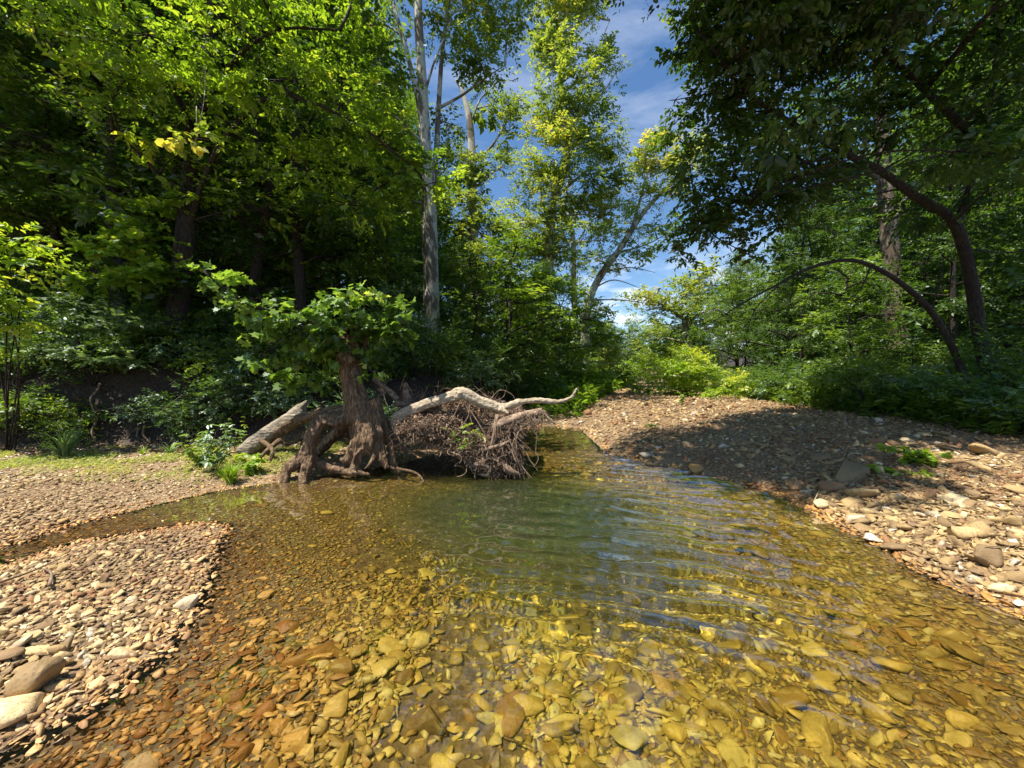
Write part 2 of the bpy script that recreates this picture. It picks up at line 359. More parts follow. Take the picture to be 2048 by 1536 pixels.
for (y0, y1, s0, s1, sub, mul) in ((.85, 4.8, .027, .046, 1, .95), (.85, 2.6, .040, .048, 2, 1.0), (.85, 3.2, .13, .14, 3, .72), (2.6, 5.2, .050, .07, 1, .95), (3.2, 6.5, .20, .26, 2, .62), (5.2, 9.0, .07, .115, 1, .95), (5.2, 14, .3, .5, 2, .38), (9.0, 26, .115, .26, 1, .85)):
    X, Y, S = gravel_layer(y0, y1, s0, s1, sub, mul=mul)
    k = bars_mask(X, Y); 
    z_ = height(X, Y)
    # silt buries stones in the pool; finer gravel on the left and the far bar; coarse cobble by the right waterline and in the shallows at the camera
    keep = rng.random(len(X)) > smooth01((-z_ - .40) / .45) * .85
    if s0 in (.13, .2, .3): keep &= (rng.random(len(X)) < np.where(X > 1.2, .5, .4)) & ~((X < -1.2) & (Y > 2.3))
    k &= keep
    X, Y, S = X[k], Y[k], S[k]
    coarse = np.exp(-((X - 3.4) / 1.0) ** 2) * smooth01((6 - Y) / 2) * .5 + 0.3 * smooth01((2.6 - Y)) 
    fine = smooth01((Y - 3) / 1.5) * smooth01((-X - .3) / .8)
    S = S * (1 + coarse) * (1 - 0.35 * fine) * (.72 + .56 * vnoise(X, Y, .9, 32))
    zz_ = z_[k]; kk = ~((zz_ < -.06) & (vnoise(X, Y, .8, 31) > .86) & (rng.random(len(X)) < .8)); X, Y, S = X[kk], Y[kk], S[kk]
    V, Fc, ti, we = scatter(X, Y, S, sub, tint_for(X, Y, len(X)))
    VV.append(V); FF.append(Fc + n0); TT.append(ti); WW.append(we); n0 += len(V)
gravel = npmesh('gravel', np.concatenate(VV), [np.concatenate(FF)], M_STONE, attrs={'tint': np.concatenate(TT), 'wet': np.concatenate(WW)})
tag(gravel, 'loose tan and rust coloured gravel covering the bars and stream bed', 'gravel', kind='stuff')
# ------------------------------------------------------------------ water
wx = np.concatenate([np.arange(-14, -4.5, .4), np.arange(-4.5, 5.0, .022), np.arange(5.0, 7, .3)]); wy = np.concatenate([np.arange(-14, .9, .5), np.arange(.9, 7, .022), np.arange(7, 12, .06)])
WX, WY = np.meshgrid(wx, wy)
def wave(X, Y):
    w = np.zeros(X.shape)
    # rings spreading from the outflow at the right of the pool, seen almost edge on
    r1 = np.hypot(X + 0.9, Y + 3.2)
    amp = 0.0085 * np.exp(-((X - .5 - .20 * Y) / 1.0) ** 2) * smooth01((Y - 1.5) / 1.2) * smooth01((8.5 - Y) / 4) * (.35 + vnoise(X, Y, .6, 15))
    ph = 0.9 * vnoise(X, Y, .8, 5) * 7 + 2.5 * vnoise(X, Y, .3, 25)
    w += amp * (np.sin(r1 * 25 + ph) + .35 * np.sin(r1 * 46 + 1.7 * ph + X * 3) + .9 * np.sin(r1 * 15 + .6 * ph - X * 2))
    calm = 0.0007 * (0.35 + smooth01((X + 2.0) / 1.6))
    for k in range(14):
        a = rng.uniform(0, 6.28); f = rng.uniform(14, 60); w += calm * (22 / f) * np.sin(f * (X * np.cos(a) + Y * np.sin(a)) + rng.uniform(0, 6.28) + 2 * vnoise(X, Y, .7, k + 6))
    return w
WZ = wave(WX, WY)
nx, ny = len(wx), len(wy); i = np.arange(ny - 1)[:, None] * nx + np.arange(nx - 1)[None]
Q = np.stack([i, i + 1, i + nx + 1, i + nx], -1).reshape(-1, 4)
m, t = mat_new('water'); n = N(t)
dep = attr(n, 'depth')
glass = n('BsdfRefraction', Color=n.ramp(dep, [(0, (1, .99, .95)), (.25, (.97, .95, .68)), (.6, (.86, .89, .50)), (1, (.74, .80, .50))]), Roughness=0.0, IOR=1.333); gl = n('BsdfGlossy', Color=(1, 1, 1, 1), Roughness=0.0)
fr = n('Fresnel', IOR=1.7); murk = n('BsdfDiffuse', Color=n.ramp(dep, [(0, (.20, .13, .03)), (.5, (.13, .11, .03)), (.8, (.055, .062, .02)), (1, (.036, .048, .02))]))
glass = n('MixShader', i0=n.ramp(dep, [(0, (0, 0, 0)), (.45, (.08, .08, .08)), (1, (.60, .60, .60))]), i1=glass, i2=murk); mixs = n('MixShader', i0=n.math('MULTIPLY', fr, 1.4), i1=glass, i2=gl)

n('OutputMaterial', Surface=mixs)
# closed body of water: surface, sides and a floor below the bed
V = np.stack([WX, WY, WZ], -1).reshape(-1, 3); nv = len(V)
rim = np.concatenate([np.arange(nx), np.arange(1, ny) * nx + nx - 1, (ny - 1) * nx + np.arange(nx - 2, -1, -1), np.arange(ny - 2, 0, -1) * nx])
B = V[rim].copy(); B[:, 2] = -2.0; nr = len(rim); r2 = np.roll(np.arange(nr), -1)
side = np.stack([rim, nv + np.arange(nr), nv + r2, rim[r2]], -1)
cen = np.array([[WX.mean(), WY.mean(), -2.0]]); bot = np.stack([np.full(nr, nv + nr), nv + r2, nv + np.arange(nr)], -1)
water = npmesh('water', np.concatenate([V, B, cen]), [Q], m, smooth=True, attrs={'depth': np.concatenate([np.clip(-height(WX, WY) / .85, 0, 1).ravel(), np.zeros(nr + 1)])})
tag(water, 'clear shallow creek water with yellow green depth and low ripples', kind='structure')
sun.cycles.is_caustics_light = True
water.cycles.is_caustics_caster = True
ground.cycles.is_caustics_receiver = True; gravel.cycles.is_caustics_receiver = True
# ------------------------------------------------------------------ bark, wood and leaf materials
def wood_mat(name, c0, c1, c2, scale=(3, 3, .7), k=9.0, bump=0.6, patch=None, dist=0.03, rough=.85):
    m, t = mat_new(name); n = N(t); tco = n('TexCoord').outputs['Object']
    mp = n('Mapping', Vector=tco, Scale=scale)
    a = n('TexNoise', Vector=mp, Scale=k, Detail=9.0, Roughness=.65, Distortion=.6); w = n('TexVoronoi', Vector=mp, Scale=k * 1.5)
    b2 = n('TexNoise', Vector=tco, Scale=1.3, Detail=5.0)
    c = n.ramp(a.outputs[0], [(.3, c0), (.52, c1), (.72, c2)])
    c = n.mix(c, c0, n.ramp(b2.outputs[0], [(.45, (0, 0, 0)), (.75, (.6, .6, .6))]))
    if patch:
        pn = n('TexNoise', Vector=n('Mapping', Vector=tco, Scale=(1, 1, .45)), Scale=patch[1], Detail=4.0, Roughness=.6)
        c = n.mix(c, patch[0], n.ramp(pn.outputs[0], [(.47, (0, 0, 0)), (.53, (1, 1, 1))]))
    hgt = n.mix(a.outputs[0], w.outputs['Distance'], .45)
    bmp = n('Bump', Strength=bump, Distance=dist, Height=hgt)
    b = n('BsdfPrincipled', Base__Color=c, Roughness=rough, Normal=bmp); n('OutputMaterial', Surface=b); return m
M_BARK = wood_mat('dark_bark', (.010, .007, .005), (.034, .025, .018), (.085, .065, .05), bump=1.0, dist=.05)
M_SYC = wood_mat('mottled_bark', (.36, .34, .28), (.52, .50, .43), (.66, .64, .58), bump=.25, patch=((.17, .14, .10), 2.6))
M_SYCB = wood_mat('flaky_trunk_bark', (.14, .10, .07), (.26, .21, .16), (.40, .35, .28), bump=.7, patch=((.12, .085, .06), 3.0))
M_STUMP = wood_mat('weathered_root_wood', (.035, .019, .009), (.15, .088, .042), (.40, .29, .17), scale=(2.6, 2.6, .55), k=11, bump=1.0, dist=.03)
M_DRIFT = wood_mat('bleached_wood', (.14, .10, .06), (.42, .34, .23), (.58, .50, .38), scale=(1, 3, 3), k=10, bump=.7, dist=.012)
M_LOG = wood_mat('grey_log_wood', (.12, .09, .06), (.30, .25, .18), (.46, .40, .31), scale=(.5, 2.2, 2.2), k=12, bump=.9, dist=.02)
M_ROOT = wood_mat('dry_root', (.07, .042, .025), (.23, .155, .10), (.46, .36, .26), scale=(1, 1, 1), k=16, bump=.7, dist=.008)
M_SOIL = wood_mat('clinging_soil', (.02, .013, .008), (.10, .065, .04), (.30, .22, .15), scale=(1, 1, 1), k=22, bump=1.0, dist=.02)
def leaf_mat(name, stops, trans=2.2, gloss=.09, rough=.5):
    m, t = mat_new(name); n = N(t)
    c = n.ramp(attr(n, 'tint'), stops)
    tcx = n.mix(c, (trans, trans * .95, trans * .45), 1.0, 'MULTIPLY')
    d = n('BsdfDiffuse', Color=c); tr = n('BsdfTranslucent', Color=tcx); g = n('BsdfGlossy', Color=(.9, .95, 1, 1), Roughness=rough)
    s1 = n('MixShader', i0=.45, i1=d, i2=tr); 
    s2 = n('MixShader', i0=gloss * .45, i1=s1, i2=g); n('OutputMaterial', Surface=s2); return m
LEAF_MID = leaf_mat('green_leaf', [(0, (.045, .09, .010)), (.4, (.09, .165, .015)), (.75, (.16, .25, .025)), (1, (.30, .35, .04))])
LEAF_BRI = leaf_mat('bright_leaf', [(0, (.07, .14, .012)), (.4, (.14, .24, .02)), (.8, (.25, .37, .033)), (1, (.42, .45, .055))])
LEAF_DRK = leaf_mat('dark_leaf', [(0, (.028, .060, .010)), (.5, (.056, .115, .016)), (.85, (.10, .175, .022)), (1, (.20, .27, .03))])  # darker leaf green, with the shade of the woods put into its colour
LEAF_SYC = leaf_mat('pale_canopy_leaf', [(0, (.08, .13, .02)), (.4, (.16, .23, .035)), (.75, (.28, .33, .055)), (1, (.46, .40, .08))])
LEAF_BLU = leaf_mat('cool_leaf', [(0, (.05, .10, .03)), (.5, (.10, .18, .055)), (1, (.20, .30, .10))], gloss=.22)
# ------------------------------------------------------------------ leaves
SHAPES = {
 'diamond': (np.array([(0, 0, 0), (.42, .25, .05), (1, 0, -.04), (.42, -.25, .05)]), [np.array([(0, 1, 2), (0, 2, 3)])]),
 'ovate': (np.array([(0, 0, 0), (.28, .24, .05), (.66, .20, .05), (1, 0, -.1), (.66, -.20, .05), (.28, -.24, .05)]), [np.array([(0, 1, 2, 3), (0, 3, 4, 5)])]),
 'wide': (np.array([(0, 0, 0), (.25, .40, .06), (.68, .33, .06), (1, 0, -.08), (.68, -.33, .06), (.25, -.40, .06)]), [np.array([(0, 1, 2, 3), (0, 3, 4, 5)])]),
 'lobed': (np.array([(.12, 0, 0), (0, .16, .02), (.10, .50, .05), (.36, .34, .02), (.62, .46, .03), (.66, .17, .0), (1.0, 0, -.08), (.66, -.17, 0), (.62, -.46, .03), (.36, -.34, .02), (.10, -.50, .05), (0, -.16, .02)]),
           [np.array([(0, 1, 2, 3), (0, 3, 4, 5), (0, 5, 6, 7), (0, 7, 8, 9), (0, 9, 10, 11)])]),
 'blade': (np.array([(0, 0, 0), (.35, .055, .14), (.75, .04, .10), (1, 0, -.16), (.75, -.04, .10), (.35, -.055, .14)]), [np.array([(0, 1, 2, 3), (0, 3, 4, 5)])]),
}
def sprays(C, D, size, shape='diamond', nl=8, twig=.3, tint=None, droop=.25, flat=.45, spread=.85):
    """leaves set alternately along twigs: C twig starts, D twig directions, size leaf length per twig"""
    n_ = len(C); j = (np.arange(nl) + .5) / nl
    tw = twig * rng.uniform(.7, 1.3, n_)
    up = nrm(np.array([0, 0, 1.0]) + rng.normal(0, flat * .6, (n_, 3)))
    S = nrm(np.cross(D, up)); 
    pos = C[:, None] + D[:, None] * (tw[:, None] * j[None])[..., None]
    pos[..., 2] -= droop * .5 * (tw[:, None] * j[None] ** 2)
    sg = np.where(np.arange(nl) % 2 == 0, 1., -1.)[None, :, None]
    ld = nrm(D[:, None] * .55 + S[:, None] * sg * spread + rng.normal(0, .22, (n_, nl, 3)) + np.array([0, 0, -droop]))
    nn = up[:, None] + rng.normal(0, flat, (n_, nl, 3)); nn = nrm(nn - ld * np.sum(nn * ld, -1, keepdims=True)); w = np.cross(nn, ld)
    sz = (size[:, None] * rng.uniform(.65, 1.2, (n_, nl)))[..., None, None]
    T, Fl = SHAPES[shape]
    V = pos[:, :, None] + sz * (T[None, None, :, 0:1] * ld[:, :, None] + T[None, None, :, 1:2] * w[:, :, None] + T[None, None, :, 2:3] * nn[:, :, None])
    k = len(T); cnt = n_ * nl; Fs = [(f[None] + (np.arange(cnt) * k)[:, None, None]).reshape(-1, f.shape[1]) for f in Fl]
    if tint is None: tint = np.full(n_, .5)
    tt = np.clip(tint[:, None] + rng.normal(0, .13, (n_, nl)), 0, 1)
    return V.reshape(-1, 3), Fs, np.repeat(tt.ravel(), k)
DENS = 2.6
class Leaves:
    def __init__(s): s.V = []; s.F = {}; s.t = []; s.n = 0
    def add(s, V, Fs, t):
        s.V.append(V); s.t.append(t)
        for f in Fs: s.F.setdefault(f.shape[1], []).append(f + s.n)
        s.n += len(V)
    def build(s, name, mat, parent, origin=(0, 0, 0)):
        return npmesh(name, np.concatenate(s.V) - np.array(origin), [np.concatenate(v) for v in s.F.values()], mat, parent, attrs={'tint': np.concatenate(s.t)})
def B(px, py, Y, rx, ry, dens=1.0, tint=0.0):
    """a clump of foliage: centre at a pixel Y metres ahead, half sizes in pixels"""
    c = P(px, py, Y); return (np.array(c), np.array([rx / F * Y, rx / F * Y * .85, ry / F * Y]), dens, tint)
def clumps(lv, tb, blobs, per_m2, size, shape='diamond', nl=8, twig=None, limb_from=None, r_limb=.03, tint=.45, droop=.25, flat=.45, sub=9, sky_bias=.25):
    """fill foliage blobs with sprays gathered in sub clumps, with branches out to them"""
    twig = twig or size * 2.6
    for c, r, dens, dt in blobs:
        area = 3.14 * (r[0] + r[1]) * .5 * r[2]; ns = max(4, int(area * per_m2 * dens * DENS / nl)); m = max(3, int(sub * (dens ** .5)))
        u = nrm(rng.normal(size=(m, 3))); q = c + u * r * (rng.uniform(.35, 1, (m, 1)) ** .6) * .85
        if tb is not None:
            start = None
            if limb_from is not None and len(limb_from):
                lf = np.asarray(limb_from); dd = np.linalg.norm(lf - c, axis=1) + np.maximum(0, lf[:, 2] - c[2] + .2) * 2.0; start = lf[np.argmin(dd)]
                mid = (start + c) / 2 + rng.normal(0, .06, 3) * np.linalg.norm(c - start) + np.array([0, 0, .05 * np.linalg.norm(c - start)])
                tb.add([start, mid, c], [r_limb, r_limb * .75, r_limb * .4], 6, .1, 4)
            for e in q: tb.add([c, (c + e) / 2 + rng.normal(0, .07, 3) * r, e], [r_limb * .42, r_limb * .25, r_limb * .08], 4, 0, 3, cap=False)
        idx = rng.integers(0, m, ns); sig = r * .25
        C = q[idx] + rng.normal(0, 1, (ns, 3)) * sig * np.array([1, 1, .62])
        D = nrm((C - c) / r * .9 + rng.normal(0, .6, (ns, 3)) * np.array([1, 1, .45]) + np.array([0, 0, .1]))
        ct = rng.normal(0, .17, m)[idx]; hh = np.clip((C[:, 2] - c[2]) / r[2], -1.5, 1.5)
        lv.add(*sprays(C, D, size * np.exp(rng.normal(0, .25, m))[idx], shape, nl, twig, np.clip(tint + dt + ct, 0, 1), droop, flat))
def path_px(pts): return [np.array(P(*p)) for p in pts]
def hero_tree(name, trunk, radii, limbs, blobs, leafmat, bark, per_m2=190, size=.13, label='', cat='tree', group=None, r_limb=.04, shape='diamond', sides=14, extra=None, seed=1, **kw):
    global rng
    old = rng; rng = np.random.default_rng(seed)
    tr = path_px(trunk); base = tr[0].copy(); base[2] = min(base[2], hz(base[0], base[1]) - .05)
    tr = [base] + tr[1:] if tr[0][2] - base[2] < .3 else [base] + tr
    if len(radii) != len(tr): radii = np.interp(np.linspace(0, 1, len(tr)), np.linspace(0, 1, len(radii)), radii)
    root = empty(name, base); tag(root, label, cat, group)
    tb = Tubes(); C = tb.add(tr, radii, sides, .10, 6); node = list(C[len(C) // 4:])
    # root flare
    for a in np.linspace(0, 6.28, 6)[:-1] + rng.uniform(0, 1):
        d = np.array([math.cos(a), math.sin(a), 0]); r = radii[0]
        tb.add([base + np.array([0, 0, r * 1.8]) + d * r * .35, base + d * r * 1.0 + np.array([0, 0, r * .6]), base + d * r * 1.9 - np.array([0, 0, .05])], [r * .45, r * .4, r * .16], 7, .1, 4)
    for pts, rr in limbs:
        Lc = tb.add(path_px(pts), rr, 9, .08, 5); node += list(Lc[1:])
    lv = Leaves(); tw = Tubes()
    clumps(lv, tb, blobs, per_m2, size, shape, limb_from=node, r_limb=r_limb, **kw)
    if extra: extra(lv, tb)
    tb.build('trunk', bark, root, origin=base); lv.build('crown', leafmat, root, base)
    rng = old; return root
def copy_tree(o, loc, rz, s, label=None, group=None):
    c = o.copy(); col.objects.link(c); c.location = loc; c.rotation_euler = (0, 0, rz); c.scale = s
    if label: c['label'] = label
    if group: c['group'] = group
    for ch in o.children:
        d = ch.copy(); col.objects.link(d); d.parent = c
    return c
# ------------------------------------------------------------------ hero trees
LIMBS = []
hero_tree('leaning_tree', [(338, 790, 8.2), (346, 690, 8.1), (364, 560, 8), (373, 450, 8), (385, 320, 7.9), (404, 200, 7.8), (413, 120, 7.7), (422, 0, 7.6), (436, -260, 7.4)], [.24, .20, .19, .175, .14, .11, .09, .075, .035],
 [([(372, 470, 8), (420, 330, 7.6), (480, 240, 7.2), (560, 190, 7), (700, 240, 7), (820, 330, 7.3)], (.06, .015)), ([(392, 280, 7.9), (330, 150, 7), (230, 90, 6.4), (120, 70, 6.2)], (.06, .015)), ([(400, 230, 7.8), (470, 120, 7), (560, 60, 6.6), (680, 60, 6.6)], (.05, .012)),
  ([(372, 440, 8), (300, 330, 7.4), (210, 250, 7), (130, 190, 6.8)], (.04, .01))],
 [B(150, 50, 6.2, 95, 45, 1, .1), B(300, 70, 6.2, 120, 60, 1, .1), B(470, 50, 6.4, 130, 65, 1, .1), B(560, 160, 6.8, 110, 60), B(680, 210, 7, 95, 60, 1, .1), B(770, 290, 7.3, 80, 50, 1, .1), B(850, 370, 7.8, 70, 45, 1, .05),
  B(250, 160, 6.4, 90, 50), B(120, 180, 6.6, 45, 18, .8, .25), B(230, 230, 6.8, 80, 30, .7), B(390, 190, 6.8, 80, 60, .9), B(470, 270, 7.4, 90, 45, .8), B(620, 340, 7.8, 110, 60, .9), B(520, 420, 8.2, 110, 45, .8), B(700, 410, 8, 90, 50, .9),
  B(330, 330, 7.6, 70, 40, .5), B(640, 60, 7, 110, 60, .9), B(60, 20, 6, 50, 35, .9, .1), B(220, -70, 5.4, 200, 60, .9), B(480, -90, 5.6, 200, 70, .9), B(720, -120, 6.4, 160, 80, .9),
  B(80, -160, 6.2, 200, 90, .8), B(420, -260, 7, 260, 110, .8)],  # clumps past the top edge are unseen, added to shade the bank
 LEAF_BRI, M_BARK, per_m2=270, size=.1, shape='ovate', label='dark leaning tree whose bright crown overhangs the left bank', seed=11, r_limb=.028, tint=.48)
hero_tree('crooked_tree', [(498, 765, 9.4), (506, 640, 9.3), (515, 520, 9.2), (534, 420, 9), (540, 350, 9), (518, 300, 9), (508, 245, 9)], [.15, .12, .11, .1, .1, .09, .08],
 [([(508, 245, 9), (545, 200, 9), (580, 185, 9), (640, 120, 9), (700, 20, 9.3)], (.07, .02)), ([(508, 245, 9), (480, 180, 8.8), (455, 110, 8.7), (430, -20, 8.7)], (.06, .02)), ([(538, 400, 9), (590, 370, 9), (660, 360, 9.2)], (.035, .012)), ([(530, 430, 9), (470, 380, 9), (430, 370, 9)], (.03, .01))],
 [B(600, 430, 9.5, 90, 40, .6), B(450, 470, 9.5, 90, 40, .5), B(660, 520, 10, 110, 50, .7), B(560, 590, 10, 90, 40, .5), B(700, 140, 9.6, 90, 60, .8), B(600, 250, 9.6, 80, 50, .6), B(400, -60, 9, 120, 80, .8), B(730, -60, 9.6, 130, 80, .8), B(740, 470, 10.5, 60, 50, .8), B(730, 580, 11, 60, 50, .8)],
 LEAF_MID, M_BARK, per_m2=230, size=.115, label='thin crooked dark tree forking behind the leaning tree', seed=12, r_limb=.025, tint=.35)
hero_tree('tall_sycamore', [(868, 775, 14), (864, 690, 14), (861, 560, 14), (859, 440, 14), (851, 310, 14), (846, 200, 14), (840, 100, 14), (836, 0, 14), (838, -200, 14), (850, -400, 13.6)], [.36, .31, .29, .26, .21, .18, .16, .14, .08],
 [([(853, 320, 14), (838, 210, 13.9), (815, 110, 13.8), (790, 20, 13.8), (765, -90, 13.6)], (.11, .05)), ([(862, 400, 14.1), (873, 300, 14.4), (878, 200, 14.6), (886, 90, 14.8), (905, -40, 15)], (.12, .06)),
  ([(880, 215, 14.6), (925, 190, 14.6), (965, 160, 14.6), (1010, 130, 14.8)], (.06, .015)), ([(846, 200, 14), (870, 120, 14), (900, 50, 14)], (.05, .02)), ([(848, 290, 14), (800, 240, 13.5), (740, 200, 13.2)], (.05, .015))],
 [B(700, 60, 14, 90, 70), B(620, 130, 14.4, 80, 60, .9), B(760, 150, 13.6, 55, 60, .8), B(900, 40, 14, 55, 60, .9), B(945, 100, 14.4, 60, 50, .9), B(1010, 50, 15, 50, 55, .8), B(905, 250, 15, 35, 45, .6), B(960, 160, 15, 45, 35, .7), B(780, 250, 13.6, 50, 50, .7), B(700, 230, 13.6, 70, 50, .8),
  B(1020, -40, 15, 80, 70, .9), B(700, -80, 14, 120, 90), B(880, -110, 14, 120, 80), B(890, 340, 14.6, 45, 50, .7), B(820, 400, 14.4, 50, 45, .6), B(940, 20, 15, 60, 40, .7), B(900, -260, 12, 140, 100), B(860, -420, 13, 150, 100)],
 LEAF_SYC, M_SYC, per_m2=150, size=.16, label='tallest pale sycamore behind the stump, its white limbs forking high', seed=13, r_limb=.045, tint=.4)
hero_tree('sycamore', [(955, 760, 20), (950, 600, 20), (947, 450, 20), (944, 330, 20), (940, 250, 20), (925, 185, 20), (912, 160, 20)], [.3, .26, .22, .2, .17, .1, .06],
 [([(944, 330, 20), (985, 290, 20), (1015, 240, 20), (1040, 190, 20)], (.08, .02)), ([(945, 380, 20), (980, 350, 20), (1010, 330, 20)], (.06, .02)), ([(940, 250, 20), (960, 200, 20), (990, 170, 20)], (.06, .02))],
 [B(985, 210, 20, 45, 30, .7), B(1020, 260, 20, 32, 50, .7), B(930, 320, 20, 38, 45, .8), B(960, 400, 20, 55, 40, .9), B(915, 440, 20, 45, 40, .9), B(990, 340, 20, 30, 30, .6), B(970, 470, 19, 60, 35, .9), B(900, 540, 18, 60, 40, .9), B(1045, 200, 20, 18, 16, .5), B(940, 530, 18, 55, 45)],
 LEAF_SYC, M_SYC, per_m2=150, size=.18, label='slim sycamore just right of the tallest one, ragged against blue sky', seed=14, tint=.35)
hero_tree('sycamore', [(1072, 745, 26), (1086, 640, 26), (1094, 560, 26), (1099, 480, 26), (1104, 420, 26), (1114, 375, 26), (1133, 325, 26), (1128, 250, 26), (1120, 150, 26), (1130, 60, 26), (1136, -60, 26)], [.5, .42, .36, .33, .3, .28, .27, .2, .15, .1, .05],
 [([(1100, 460, 26), (1085, 400, 26), (1075, 340, 26)], (.12, .04)), ([(1130, 280, 26), (1170, 220, 26), (1210, 180, 26), (1245, 120, 26)], (.1, .02)), ([(1120, 150, 26), (1100, 90, 26), (1080, 30, 26)], (.1, .03)), ([(1108, 400, 26), (1150, 360, 26), (1200, 320, 26)], (.12, .04)), ([(1124, 190, 26), (1180, 130, 26), (1220, 40, 26)], (.08, .02))],
 [B(1130, 20, 26, 60, 45), B(1190, 30, 26, 50, 45, .8), B(1120, 110, 26, 70, 45, .9), B(1190, 120, 26, 50, 45, .6), B(1150, 190, 26, 80, 42, .8), B(1090, 240, 26, 48, 40, .8), B(1205, 280, 26, 45, 38, 1), B(1150, 300, 26, 75, 45, .9), B(1060, 340, 26, 50, 40), B(1200, 350, 26, 50, 42), B(1120, 400, 26, 75, 45), B(1050, 440, 26, 60, 45), B(1200, 430, 26, 45, 40, .9),
  B(1070, 520, 26, 60, 40), B(1140, 490, 26, 60, 45, .7), B(1130, -60, 26, 90, 50), B(1150, 240, 26, 60, 30, .8)],
 LEAF_SYC, M_SYC, per_m2=120, size=.225, label='tall airy sycamore in the middle standing against the sky gap', seed=15, tint=.5, r_limb=.07)
hero_tree('sycamore', [(1152, 745, 32), (1150, 640, 32), (1147, 560, 32), (1146, 480, 32), (1138, 440, 32), (1128, 410, 32), (1140, 350, 32)], [.4, .32, .26, .22, .18, .14, .08],
 [([(1147, 500, 32), (1170, 460, 32), (1195, 430, 32)], (.1, .03))],
 [B(1175, 430, 32, 50, 35, .7), B(1120, 470, 32, 45, 35, .8), B(1160, 530, 32, 55, 30, .7), B(1210, 480, 32, 35, 30, .6), B(1100, 580, 32, 60, 30)],
 LEAF_SYC, M_SYC, per_m2=55, size=.27, label='thin white stemmed sycamore partly behind the tall airy one', seed=16, tint=.4, r_limb=.07)
hero_tree('slanting_sycamore', [(1168, 740, 30), (1172, 640, 30), (1182, 590, 30), (1205, 545, 30), (1235, 505, 30), (1262, 462, 30), (1295, 415, 30), (1340, 370, 30), (1385, 335, 30)], [.42, .36, .32, .28, .25, .22, .18, .13, .06],
 [([(1262, 462, 30), (1280, 400, 30), (1300, 330, 30), (1320, 290, 30)], (.13, .04)), ([(1235, 505, 30), (1290, 490, 30), (1330, 470, 30)], (.08, .02)), ([(1205, 545, 30), (1260, 535, 30), (1310, 545, 30)], (.07, .015)), ([(1190, 575, 30), (1230, 560, 30), (1290, 580, 30)], (.07, .015)), ([(1178, 600, 30), (1240, 600, 30), (1320, 610, 30)], (.07, .015))],
 [B(1322, 296, 30, 42, 24, 1.1, .25), B(1300, 325, 30, 42, 20, .9, .15), B(1350, 335, 30, 50, 25, .9, .1), B(1390, 310, 30, 40, 25, .8), B(1280, 400, 30, 35, 20, .8, .1), B(1335, 390, 30, 45, 25, .6), B(1250, 440, 30, 38, 22, .6), B(1300, 450, 30, 50, 25, .5), B(1250, 530, 30, 60, 20, .35), B(1290, 485, 30, 40, 20, .4), B(1200, 520, 30, 45, 30, .5, -.2)],
 LEAF_SYC, M_SYC, per_m2=115, size=.23, label='white sycamore slanting right across the gap of blue sky', seed=17, tint=.55, r_limb=.06)
hero_tree('understory_tree', [(1060, 765, 18), (1062, 700, 18), (1070, 640, 18), (1078, 600, 18)], [.12, .1, .08, .05], [([(1062, 700, 18), (1100, 650, 18), (1140, 620, 18)], (.06, .02))],
 [B(1050, 580, 18, 60, 35, 1, .15), B(1120, 610, 17, 60, 32, 1, .05), B(1170, 640, 17, 45, 35), B(1000, 610, 18, 60, 40), B(1060, 650, 17, 60, 35, .9), B(1190, 690, 17, 45, 35, .8), B(1110, 680, 17, 60, 35, .8), B(980, 560, 18, 45, 35, .9), B(990, 690, 16, 60, 40, .8)],
 LEAF_MID, M_BARK, per_m2=130, size=.17, label='low spreading tree with layered green leaves under the sycamores', seed=18, tint=.55)
hero_tree('right_sycamore', [(1808, 785, 14), (1800, 715, 14), (1790, 620, 14), (1782, 520, 14), (1774, 430, 14), (1764, 300, 14), (1757, 150, 14), (1750, -60, 14)], [.34, .30, .28, .26, .24, .2, .17, .1],
 [([(1776, 470, 14), (1820, 380, 14), (1880, 300, 14)], (.1, .03)), ([(1770, 380, 14), (1700, 300, 14), (1640, 260, 14)], (.09, .03))],
 [B(1880, 280, 14, 110, 60, .8), B(1640, 240, 14, 110, 60, .8), B(1760, 120, 14, 150, 80, .8), B(1760, -60, 14, 170, 80), B(1560, 300, 15, 80, 60, .7), B(1980, 420, 14, 90, 60, .7), B(1650, 440, 16, 60, 30, .4)],
 LEAF_MID, M_SYCB, per_m2=120, size=.17, label='straight pale trunked tree standing in the right hand woods', seed=19, tint=.3)
